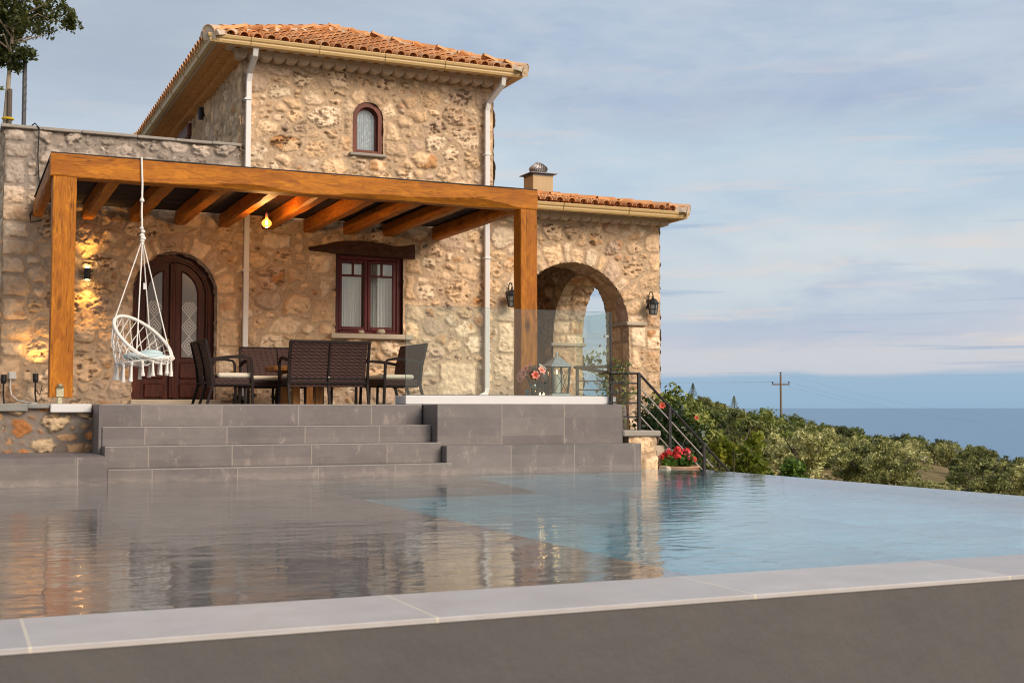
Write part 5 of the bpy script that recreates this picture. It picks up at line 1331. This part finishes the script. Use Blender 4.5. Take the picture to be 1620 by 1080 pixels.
def crown_mesh(name, seed, rx, rz, zc, clumps, per, csize, leaf, aspect=.45, ry=None, hollow=.35):
    rg = np.random.RandomState(seed)
    P, S, O = crown_points(rg, (0, 0, zc), rx, ry or rx, rz, clumps, per, csize, hollow=hollow)
    return mesh_np(name, *leaves_np(P, leaf*rg.uniform(.6, 1.4, len(P)), S, seed+1, aspect, outward=O))
def trunk_mb(seed, h, r, spread):
    rg = random.Random(seed); m = MB(); top = Vector((rg.uniform(-.1, .1)*h, rg.uniform(-.1, .1)*h, h*.42))
    m.tube([(0, 0, -.4), (0, 0, .1*h), top*.6+Vector((0, 0, .06*h)), top], [r*1.25, r, r*.85, r*.75], 8)
    for k in range(4):
        a = 2*PI*k/4+rg.uniform(-.5, .5); e = Vector((math.cos(a)*spread, math.sin(a)*spread, h*.78)); m.tube([top*.97, top.lerp(e, .5)+Vector((0, 0, -.03*h)), e], [r*.6, r*.4, r*.12], 6)
    return m
def make_tree(name, kind, seed, h, w, clumps, per, csize, leaf, trunk_r=.12, zc=.6, rz=.42, hollow=.35):
    t = thing(name, (0, 0, 0), 'x', 'tree', local=True)
    trunk_mb(seed, h, trunk_r, w*.5).build('trunk', MAT['bark'], t)
    link('crown', crown_mesh('crown', seed, w, h*rz, h*zc, clumps, per, csize, leaf, hollow=hollow), LEAF[kind], t)
    return t
PROTO = {}
def place(key, maker, loc, rz, sc, label, cat, group):
    if key not in PROTO:
        o = maker(); PROTO[key] = o; o.location = loc; o.rotation_euler = (0, 0, rz); o.scale = (sc,)*3
    else: o = copy_tree(PROTO[key], loc, rz, (sc,)*3)
    o['label'] = label; o['category'] = cat
    if group: o['group'] = group
    elif 'group' in o: del o['group']
    return o
OL = [lambda s=s: make_tree('olive_tree', 'olive', s, 4.0, 2.3, 80, 95, .42, .19, .15, .50, .50, .3) for s in (1, 2, 3, 4)]
GR = [lambda s=s: make_tree('evergreen_tree', 'green', s, 3.4, 2.1, 66, 85, .43, .19, .13, .50, .50, .2) for s in (11, 12, 13)]
MQ = [lambda s=s: make_tree('maquis_shrub', 'maquis', s, 2.2, 2.1, 70, 90, .42, .16, .08, .48, .52, .2) for s in (21, 22)]
def polar(px, d):
    b = math.radians(24.04)+math.atan((px-810)/1980); return d*math.sin(b), d*math.cos(b)
SIL = lambda px: float(np.interp(px, [900, 1050, 1110, 1160, 1230, 1290, 1350, 1400, 1440, 1480, 1540, 1580, 1620, 2000], [622, 618, 621, 641, 650, 664, 672, 684, 684, 688, 700, 714, 716, 775]))
rg = random.Random(42); placed = []
def try_tree(px, d, kinds, h, label, cat, group, sc=None, force=False):
    x, y = polar(px, d); z = hill_z(x, y)-.15
    if not force and any((x-a)**2+(y-b)**2 < ((q+h)*.50)**2 for a, b, q in placed): return False
    D = d*math.cos(math.atan((px-810)/1980)); top = 540+0; lim = .85+(644-SIL(px))*D/1980
    base_h = {'o': 4.0, 'g': 3.4, 'm': 2.2}[kinds]
    if z+h > lim-.2: h = lim-z-rg.uniform(0, 1.1)*(0 if force else 1)
    if h < 1.0: return False
    key = kinds+str(rg.randrange({'o': 4, 'g': 3, 'm': 2}[kinds])); lst = {'o': OL, 'g': GR, 'm': MQ}[kinds]
    place(key, lst[int(key[1:])], (x, y, z), rg.uniform(0, 6.28), h/base_h*.98, label, cat, group); placed.append((x, y, h)); return True
SIGHT = [(1392, 88, 'o', 4.9, 'large silvery olive tree with the broadest crown in the middle of the slope'),
         (1475, 112, 'o', 5.2, 'olive tree standing alone above the dry grass clearing'),
         (1425, 128, 'm', 3.6, 'dark rounded bush on the skyline behind the largest olive'),
         (1250, 120, 'g', 4.6, 'bushy tree on the skyline right under the utility pole'),
         (1205, 72, 'g', 4.4, 'tall green tree in the hollow behind the citrus shrub'),
         (1150, 60, 'o', 4.4, 'pale olive tree rising over the handrail end'),
         (1270, 52, 'o', 3.3, 'round pale olive just beyond the pool edge, below the utility pole'),
         (1545, 118, 'm', 3.8, 'long dark thicket near the far end of the skyline'),
         (1420, 60, 'o', 2.6, 'light olive at the foot of the dry clearing'),
         (1590, 64, 'o', 3.3, 'yellowish olive closest to the end of the pool edge'),
         (1535, 86, 'o', 3.0, 'small grey olive beside the long dark thicket')]
for px, d, k, h, lab in SIGHT: try_tree(px, d, k, h, lab, {'o': 'olive tree', 'g': 'tree', 'm': 'shrub'}[k], None, force=True)
for px, d, h in ((1448, 52, 1.15), (1482, 55, 1.1), (1520, 53, 1.2), (1558, 57, 1.5), (1500, 62, 1.0), (1600, 55, 1.6)): try_tree(px, d, 'o', h, 'silvery olive tree among the grove on the hillside', 'olive tree', 'olive trees on the hillside', force=True)
for i in range(900):
    px = rg.uniform(1030, 1700); d = math.sqrt(rg.uniform(46**2, 150**2))
    if 1440 < px < 1535 and d < 104: continue
    u = rg.random(); far = d > 112
    k = ('m' if u < .55 else 'g' if u < .8 else 'o') if (far or px < 1130 and d > 90) else ('o' if u < .66 else 'g' if u < .85 else 'm')
    h = rg.uniform(2.3, 5.0) if k != 'm' else rg.uniform(1.6, 3.0)
    lab, cat, gr = {'o': ('silvery olive tree among the grove on the hillside', 'olive tree', 'olive trees on the hillside'), 'g': ('mid green evergreen tree among the hillside grove', 'tree', 'green trees on the hillside'), 'm': ('dark low maquis shrub among the hillside grove', 'shrub', 'dark shrubs on the hillside')}[k]
    if len(placed) < 190: try_tree(px, d, k, h, lab, cat, gr)
# little conifers on the ridge
for px, d, h, lab in ((1161, 152, 2.7, 'small dark conifer alone on the skyline, nearer the pole'), (1096, 150, 2.6, 'small ragged conifer on the skyline above the hibiscus')):
    x, y = polar(px, d); z = .85+(644-SIL(px)-4)*d/1980-.5
    def mk():
        t = thing('conifer', (0, 0, 0), 'x', 'tree', local=True); m = MB(); m.tube([(0, 0, -.8), (0, 0, 1.2), (0, 0, 2.4)], [.09, .07, .02], 6); m.build('trunk', MAT['bark'], t)
        q = np.random.RandomState(4); zz = .3+2.3*q.rand(900)**.9; r = (2.7-zz)*.42*q.rand(900)**.5; a = q.rand(900)*6.28
        link('crown', mesh_np('crown', *leaves_np(np.column_stack([r*np.cos(a), r*np.sin(a), zz]), q.uniform(.1, .22, 900), q.rand(900), 6, .35)), LEAF['maquis'], t); return t
    place('con', mk, (x, y, z), px, h/2.7*.75, lab, 'conifer', None)
# undergrowth nobody could count
q = np.random.RandomState(8); P = []; S_ = []
for i in range(2300):
    px = q.uniform(1000, 1900); d = math.sqrt(q.uniform(16**2, 152**2)); x, y = polar(px, d)
    if 1440 < px < 1530 and 70 < d < 104 and q.rand() < .85: continue
    z = hill_z(x, y); n = 16; r = q.uniform(.25, .7); w = q.normal(size=(n, 3))*np.array([r, r, r*.38]); P.append(np.array([x, y, z+.12+r*.25])+w); S_.append(np.clip(q.uniform(.05, .85)+q.uniform(-.2, .2, n), 0, 1))
P = np.vstack(P); S_ = np.concatenate(S_)
o = link('undergrowth', mesh_np('undergrowth', *leaves_np(P, q.uniform(.12, .3, len(P)), S_, 9, .4)), leaf_mat('scrub', (.035, .04, .012), (.12, .115, .035), (.30, .22, .09), .1))
tag(o, 'low scrub and dry herbs between the trees on the slope', 'scrub', kind='stuff')
for px, d, s, lab in ((1318, 92, .5, 'pale boulder among the olives left of the largest olive'), (1460, 92, .32, 'flat pale rock at the edge of the dry clearing'), (1515, 84, .45, 'pale rock beside the small grey olive'), (1395, 100, .45, 'small pale rock above the largest olive'), (1102, 44, .6, 'dark rock near the foot of the handrail')):
    x, y = polar(px, d); m = MB(); v, f = ellipsoid((0, 0, 0), s*1.5, s, s*.7, 12, 8); rr = random.Random(px); ph = [rr.uniform(0, 6) for _ in range(6)]
    m.add([(a*(1+.18*math.sin(4*b+ph[0])), b*(1+.2*math.sin(5*c+ph[1])), c*(1+.2*math.sin(3*a+ph[2]))) for a, b, c in v], f)
    o = m.build('boulder', MAT['greyslab'], loc=(x, y, hill_z(x, y)+s*.45)); tag(o, lab, 'rock')

# ---- plants close to the pool corner
def bush(name, c, rx, ry, rz, kind, seed, clumps, per, cs, leaf, label, cat='shrub', stems=True, ground=None, hollow=.3):
    t = thing(name, (c[0], c[1], c[2]-rz), label, cat); rg = np.random.RandomState(seed)
    P, S, O = crown_points(rg, c, rx, ry, rz, clumps, per, cs, 1.0, hollow)
    link('foliage', mesh_np('foliage', *leaves_np(P, leaf*rg.uniform(.6, 1.35, len(P)), S, seed+1, .55, .2, O)), LEAF[kind], t).location = -WL[t.name]
    if stems:
        m = MB(); q = random.Random(seed); gz = ground if ground is not None else c[2]-rz
        for k in range(6): a = 2*PI*k/6; m.tube([(c[0]+.08*math.cos(a), c[1]+.08*math.sin(a), gz), (c[0]+rx*.3*math.cos(a), c[1]+ry*.3*math.sin(a), c[2]-rz*.2), (c[0]+rx*.6*math.cos(a), c[1]+ry*.6*math.sin(a), c[2]+rz*.4)], [.02, .016, .006], 6)
        m.build('stem', MAT['bark'], t)
    return t
HB = bush('hibiscus_bush', (10.25, 17.15, .12), .80, .7, .86, 'hib', 71, 110, 60, .20, .085, 'dark green hibiscus bush with a few red flowers behind the stair railing', ground=-1.6)
rg = random.Random(5)
for x, y, z, r in ((9.80, 16.40, .87, .055), (10.42, 16.42, .69, .035)):
    lily((x, y, z), (-.4, -1, .25), r, rg, (.55, .05, .03), (.62, .12, .07)).build('flower', MAT['petal'], HB)
bush('oleander_bush', (11.35, 18.4, .35), .75, .7, .85, 'green', 77, 70, 50, .2, .10, 'olive green bush between the hibiscus and the pale olive trees', ground=-1.6)
bush('citrus_shrub', (12.35, 18.3, -.25), .62, .6, .95, 'citrus', 72, 60, 46, .17, .115, 'yellow green citrus shrub beyond the handrail end', ground=-1.9)
bush('citrus_shrub', (13.45, 18.9, -.75), .50, .5, .55, 'citrus', 73, 40, 46, .15, .11, 'lower yellow green citrus shrub beyond the pool edge', ground=-2.0)
bush('leafy_shrub', (15.55, 20.9, -.75), .46, .46, .66, 'fresh', 74, 42, 46, .15, .11, 'bright green leafy shrub standing alone at the pool edge', ground=-2.1)
bush('terrace_plant', (4.75, 19.45, 1.05), .17, .14, .17, 'hib', 75, 20, 30, .07, .06, 'small dark plant against the wall behind the low table', 'plant', ground=DECK)
bush('terrace_plant', (4.05, 19.55, .96), .12, .1, .09, 'hib', 76, 12, 26, .05, .05, 'tiny dark plant at the foot of the wall left of the table', 'plant', ground=DECK)
def vine(label, pts, seed, n, spread, leaf):
    t = thing('climbing_vine', pts[0], label, 'vine'); m = MB(); m.tube(pts, .008, 5); m.build('stem', MAT['bark'], t); rg = np.random.RandomState(seed); A = np.array(pts)
    k = rg.randint(0, len(pts)-1, n); f = rg.rand(n)[:,None]; P = A[k]*(1-f)+A[k+1]*f+rg.normal(size=(n, 3))*spread
    link('foliage', mesh_np('foliage', *leaves_np(P, leaf*rg.uniform(.6, 1.4, n), rg.rand(n), seed, .6, .3)), LEAF['vine'], t).location = -WL[t.name]
vine('leafy vine twined round the stair railing beside the glass corner', [(8.72, 15.62, .53), (8.66, 15.6, .9), (8.80, 15.58, 1.1), (8.62, 15.62, 1.3), (8.78, 15.6, 1.42), (8.60, 15.64, 1.46)], 81, 170, .05, .055)
vine('leafy vine growing through the landing railing behind the glass', [(9.55, 17.55, .88), (9.45, 17.5, 1.15), (9.3, 17.5, 1.4), (9.15, 17.52, 1.6), (9.3, 17.5, 1.66)], 82, 240, .09, .07)

t = thing('flower_bowl', (9.42, 15.36, -.3), 'terracotta bowl overflowing with red and pink geraniums at the pool corner', 'flower pot')
bx_, by_ = 9.42, 15.34
MAT['terracotta'] = plain('pale terracotta', (.42, .24, .15), .85, .2, 10, .4, 40)
m = MB(); m.lathe([(0, -.30), (.16, -.30), (.26, -.1), (.30, -.005), (.315, .0), (.315, .022), (.28, .022), (.26, -.04), (0, -.04)], (bx_, by_, 0), 24); m.build('bowl', MAT['terracotta'], t, smooth=True)
rg_ = np.random.RandomState(83); P, S, O = crown_points(rg_, (bx_, by_, .06), .26, .24, .10, 46, 26, .07, 1.0, .1)
link('foliage', mesh_np('foliage', *leaves_np(P, .055*rg_.uniform(.6, 1.3, len(P)), S, 84, .8, 0, O)), LEAF['fresh'], t).location = -WL[t.name]
rg = random.Random(6)
for k in range(34):
    a = rg.uniform(0, 2*PI); r = math.sqrt(rg.random())*.27; x, y = bx_+r*math.cos(a)*1.05, by_+r*math.sin(a); z = .09+.14*(1-(r/.3)**2)+rg.uniform(-.03, .05)
    b = (.58, .018, .022) if k % 3 else (.62, .13, .17); mb = MB()
    for j in range(7):
        d = rand_dir(rg); mb2 = lily((x+d.x*.022, y+d.y*.022, z+d.z*.018), (d.x, d.y-.5, d.z+.3), rg.uniform(.02, .03), rg, b, tuple(min(1, c*1.15) for c in b)); o = len(mb.v); mb.v += mb2.v; mb.c += mb2.c; mb.f += [tuple(i+o for i in f) for f in mb2.f]
    mb.build('flower', MAT['petal'], t)
m = MB(); m.box(9.40, 10.3, 14.95, 15.60, -1.9, -.305); m.box(9.03, 9.40, 15.06, 15.60, -1.9, -.305); o = m.build('stone_block', MAT['slab'], bevel=.02); tag(o, 'stone ledge under the flower bowl beside the pool corner', 'stone ledge')

# ---- young tree with its stake and the pole behind the left wing
t = thing('young_tree', (.84, 26, .88), 'slim young tree with a leafy crown behind the left wing, tied to a stake', 'tree')
m = MB(); m.tube([(.83, 26, .85), (.82, 26, 4), (.80, 26, 6.2), (.86, 26, 7.3), (.93, 26.05, 8.6), (.9, 26, 9.6)], [.06, .055, .05, .04, .03, .015], 8)
rg = random.Random(8)
for k in range(14):
    a = rg.uniform(0, 6.28); z0 = rg.uniform(7.6, 9.0); m.tube([(.88, 26, z0), (.88+.5*math.cos(a), 26+.5*math.sin(a), z0+.25), (.88+.8*math.cos(a), 26+.8*math.sin(a), z0+rg.uniform(.0, .6))], [.02, .013, .004], 5)
m.build('trunk', MAT['palebark'], t)
q = np.random.RandomState(91)
P1, S1, O1 = crown_points(q, (.95, 26, 8.70), 1.05, 1.15, 1.05, 150, 46, .23, 1.0, .2)
P2, S2, O2 = crown_points(q, (.80, 26, 7.70), .62, .4, .55, 44, 38, .17, 1.0, .1)
P3, S3, O3 = crown_points(q, (1.92, 26, 8.62), .24, .3, .32, 13, 34, .15, 1.0, .1)
P4, S4, O4 = crown_points(q, (.55, 26, 7.0), .18, .3, .3, 6, 14, .14, 1.0, .1)
P = np.vstack([P1, P2, P3, P4]); S = np.concatenate([S1, S2, S3, S4]); O = np.vstack([O1, O2, O3, O4])
link('crown', mesh_np('crown', *leaves_np(P, .098*q.uniform(.6, 1.3, len(P)), S, 92, .5, .2, O)), LEAF['locust'], t).location = -WL[t.name]
t = thing('tree_stake', (.88, 25.9, .88), 'weathered wooden stake with a yellow tie beside the young tree', 'stake')
m = MB(); m.tube([(.885, 25.93, .88), (.88, 25.93, 7.02)], .045, 8); m.build('stake_post', MAT['bark'], t)
m = MB(); m.ring([(.855+.095*math.cos(2*PI*k/14), 25.96+.09*math.sin(2*PI*k/14), 6.44) for k in range(14)], .022, 6); m.build('tie', plain('yellow strap', (.62, .42, .01), .6, .05), t)
m = MB(); m.tube([(1.15, 26.1, .88), (1.15, 26.1, 7.9)], .042, 10)
for z in (6.6, 6.75, 6.9, 7.05, 7.2): m.tube([(1.105, 26.05, z), (1.15, 26.05, z+.06), (1.195, 26.05, z+.1)], .007, 5)
o = m.build('metal_pole', plain('dark grey pole', (.075, .075, .08), .5, .1, 5, .05)); tag(o, 'dark grey metal pole behind the left wing next to the young tree', 'pole')

# ---- utility pole and its wires
px, d = 1235, 145; x, y = polar(px, d); D = d*math.cos(math.atan((px-810)/1980)); zt = .85+(644-592)*D/1980; za = .85+(644-608)*D/1980
b = math.radians(24.04)+math.atan((px-810)/1980); sx_, sy_ = math.cos(b), -math.sin(b)
t = thing('utility_pole', (x, y, zt-9), 'wooden utility pole with one crossarm on the hilltop', 'utility pole')
MAT['polewood'] = plain('weathered pole', (.20, .15, .11), .9, .2, 4, .3, 20)
m = MB(); m.tube([(x, y, zt-9), (x, y, zt)], [.16, .11], 8); m.build('pole', MAT['polewood'], t)
m = MB(); m.tube([(x-sx_*.98, y-sy_*.98, za), (x+sx_*.98, y+sy_*.98, za)], .075, square=True); m.build('crossarm', MAT['polewood'], t)
for k, (o_, z) in enumerate(((-.9, za+.08), (.9, za+.08), (0, zt))):
    m = MB(); m.lathe([(0, 0), (.06, 0), (.04, .08), (.11, .12), (.11, .18), (.05, .24), (0, .25)], (x+sx_*o_, y+sy_*o_, z), 8); m.build('insulator', MAT['black'], t)
m = MB()
for o_, z in ((-.9, za+.28), (.9, za+.28), (0, zt+.22)):
    for ex, ey, ez in ((x-70*sx_+20, y-70*sy_+30, z+3.0), (x+60*sx_+6, y+60*sy_+60, z-5)):
        pts = [];
        for i in range(13):
            f = i/12; pts.append((x+sx_*o_+(ex-x)*f, y+sy_*o_+(ey-y)*f, z+(ez-z)*f-3.0*f*(1-f)))
        m.tube(pts, .0045, 4)
o = m.build('power_line', MAT['black']); tag(o, 'thin overhead wires running from the utility pole', 'wire')
# ================================================================== sky, sun, camera
SUN_AZ, SUN_EL = math.radians(153), math.radians(30)       # azimuth measured from +y towards +x
w = bpy.data.worlds.new('World'); SC.world = w; w.use_nodes = True
nt = w.node_tree; bg = nt.nodes['Background']; bg.inputs[1].default_value = .1
sky = nt.nodes.new('ShaderNodeTexSky'); sky.sky_type = 'NISHITA'; sky.sun_disc = False; sky.sun_elevation = SUN_EL; sky.sun_rotation = SUN_AZ
tc = nt.nodes.new('ShaderNodeTexCoord'); G = tc.outputs['Generated']
sx = nd(nt, 'ShaderNodeSeparateXYZ', {0: G}).outputs
el = M_(nt, 'ARCSINE', M_(nt, 'MAXIMUM', sx[2], -1.0))
def wn(scale, loc=(0,0,0), s=1.0, det=5, rough=.55, dist=0.):
    return noise(nt, nd(nt, 'ShaderNodeMapping', {'Vector': G, 'Scale': scale, 'Location': loc}).outputs[0], s, det, rough, dist)
big = wn((2.2, 2.2, 7), (.3, .8, 0), 1.0, 5, .55, .4); med = wn((5, 5, 19), (1.7, .2, .5), 1.0, 6, .6, .5); fin = wn((14, 14, 46), (.4, 2.2, .1), 1.0, 6, .65, .6)
amp = M_(nt, 'MULTIPLY', M_(nt, 'MINIMUM', M_(nt, 'MAXIMUM', M_(nt, 'SUBTRACT', el, .006), 0.0), .09), 1.0)
warp = M_(nt, 'MULTIPLY', amp, M_(nt, 'ADD', M_(nt, 'MULTIPLY', M_(nt, 'SUBTRACT', big, .5), 1.5), M_(nt, 'MULTIPLY', M_(nt, 'SUBTRACT', med, .5), 1.1)))
e2 = M_(nt, 'ADD', el, warp)
STOPS = [(0, (150, 182, 208)), (.0235, (154, 183, 209)), (.0285, (199, 203, 214)), (.046, (205, 206, 213)), (.060, (186, 193, 212)), (.078, (178, 191, 212)), (.092, (202, 212, 219)), (.118, (210, 217, 220)),
         (.148, (182, 203, 221)), (.195, (186, 209, 224)), (.245, (171, 188, 211)), (.29, (171, 192, 216)), (.36, (176, 193, 213)), (.7, (160, 182, 210)), (1.45, (145, 168, 204))]
band = ramp(nt, M_(nt, 'DIVIDE', e2, 1.5), [(p/1.5, srgb(*c)) for p, c in STOPS])
cl = ramp(nt, M_(nt, 'ADD', M_(nt, 'MULTIPLY', med, .6), M_(nt, 'MULTIPLY', fin, .4)), [(.38, 0), (.62, 1)])
hi = M_(nt, 'MINIMUM', M_(nt, 'MULTIPLY', M_(nt, 'MAXIMUM', M_(nt, 'SUBTRACT', el, .02), 0), 9.0), 1.0)
band = mix(nt, M_(nt, 'MULTIPLY', M_(nt, 'MULTIPLY', cl, hi), .62), band, srgb(213, 220, 225))
gr = ramp(nt, big, [(.42, 0), (.66, 1)])
band = mix(nt, M_(nt, 'MULTIPLY', M_(nt, 'MULTIPLY', gr, hi), .5), band, srgb(163, 178, 204))
# thin slate streaks low over the sea and rosy cloud edges
st = ramp(nt, wn((3, 3, 130), (.2, .6, .33), 1.0, 4, .5, .3), [(.60, 0), (.68, 1)])
lowm = ramp(nt, el, [(.02, 0), (.03, 1), (.13, 1), (.19, 0)])
band = mix(nt, M_(nt, 'MULTIPLY', M_(nt, 'MULTIPLY', st, lowm), .6), band, srgb(146, 172, 202))
pk = ramp(nt, wn((7, 7, 60), (2.2, .9, .7), 1.0, 5, .6, .4), [(.54, 0), (.70, 1)])
band = mix(nt, M_(nt, 'MULTIPLY', M_(nt, 'MULTIPLY', pk, ramp(nt, el, [(.03, 0), (.05, 1), (.2, .7), (.3, .15)])), .7), band, srgb(229, 213, 207))
# sunset side of the sky is warmer and brighter
sd = Vector((math.sin(SUN_AZ)*math.cos(.2), math.cos(SUN_AZ)*math.cos(.2), math.sin(.2)))
dt = nd(nt, 'ShaderNodeVectorMath', {0: G, 1: tuple(sd)}, operation='DOT_PRODUCT').outputs['Value']
glow = ramp(nt, M_(nt, 'MULTIPLY_ADD', dt, .5, .5), [(.45, 0), (.75, .35), (1, 1)])
band = mix(nt, glow, band, (1.12, .98, .86))
lf = M_(nt, 'MULTIPLY', ramp(nt, sx[0], [(.14, 1), (.47, 0)]), ramp(nt, el, [(.17, 0), (.27, 1)]))
band = mix(nt, M_(nt, 'MULTIPLY', lf, .75), band, srgb(173, 183, 195))
mo = ramp(nt, wn((3.6, 3.6, 15), (.9, 1.4, .2), 1.0, 4, .55, .5), [(.45, 0), (.68, 1)])
band = mix(nt, M_(nt, 'MULTIPLY', M_(nt, 'MULTIPLY', mo, hi), .45), band, srgb(214, 221, 226))
hs = nd(nt, 'ShaderNodeHueSaturation', {'Saturation': 1.02, 'Value': 1.06, 'Color': band}); band = hs.outputs[0]
k = 10.0/(2**EXPO)
scaled = nd(nt, 'ShaderNodeVectorMath', {0: band, 'Scale': k}, operation='SCALE').outputs[0]
col = mix(nt, .90, nd(nt, 'ShaderNodeVectorMath', {0: sky.outputs[0], 'Scale': .35}, operation='SCALE').outputs[0], scaled)
nt.links.new(col, bg.inputs[0])
w.cycles.sampling_method = 'MANUAL'; w.cycles.sample_map_resolution = 512

l = bpy.data.lights.new('sun', 'SUN'); l.energy = 1.5; l.color = (1, .87, .73); l.angle = math.radians(34)
s = bpy.data.objects.new('sun', l); COL.objects.link(s)
d = Vector((math.sin(SUN_AZ)*math.cos(SUN_EL), math.cos(SUN_AZ)*math.cos(SUN_EL), math.sin(SUN_EL)))
s.rotation_euler = d.to_track_quat('Z', 'Y').to_euler(); s.location = d*60

cam = bpy.data.cameras.new('camera'); co = bpy.data.objects.new('camera', cam); COL.objects.link(co); SC.camera = co
cam.sensor_width = 36; cam.lens = 1980/1620*36; cam.clip_start = .1; cam.clip_end = 150000
co.location = (0, 0, .85); co.rotation_euler = (math.radians(90)+math.atan((644-540)/1980), 0, -math.radians(24.04))
cam.dof.use_dof = True; cam.dof.focus_distance = 18.0; cam.dof.aperture_fstop = 4.5

vs_ = SC.view_settings; vs_.view_transform = 'Standard'; vs_.look = 'None'; vs_.gamma = 1; vs_.use_curve_mapping = False; vs_.exposure = EXPO
cy_ = SC.cycles
cy_.max_bounces = 10; cy_.diffuse_bounces = 4; cy_.glossy_bounces = 5; cy_.transmission_bounces = 8; cy_.transparent_max_bounces = 12; cy_.volume_bounces = 0
cy_.caustics_reflective = True; cy_.caustics_refractive = True; cy_.blur_glossy = .5; cy_.sample_clamp_indirect = 4
cy_.use_denoising = True; cy_.filter_width = 1.1
try: cy_.denoiser = 'OPENIMAGEDENOISE'; cy_.denoising_input_passes = 'RGB_ALBEDO_NORMAL'
except Exception: pass
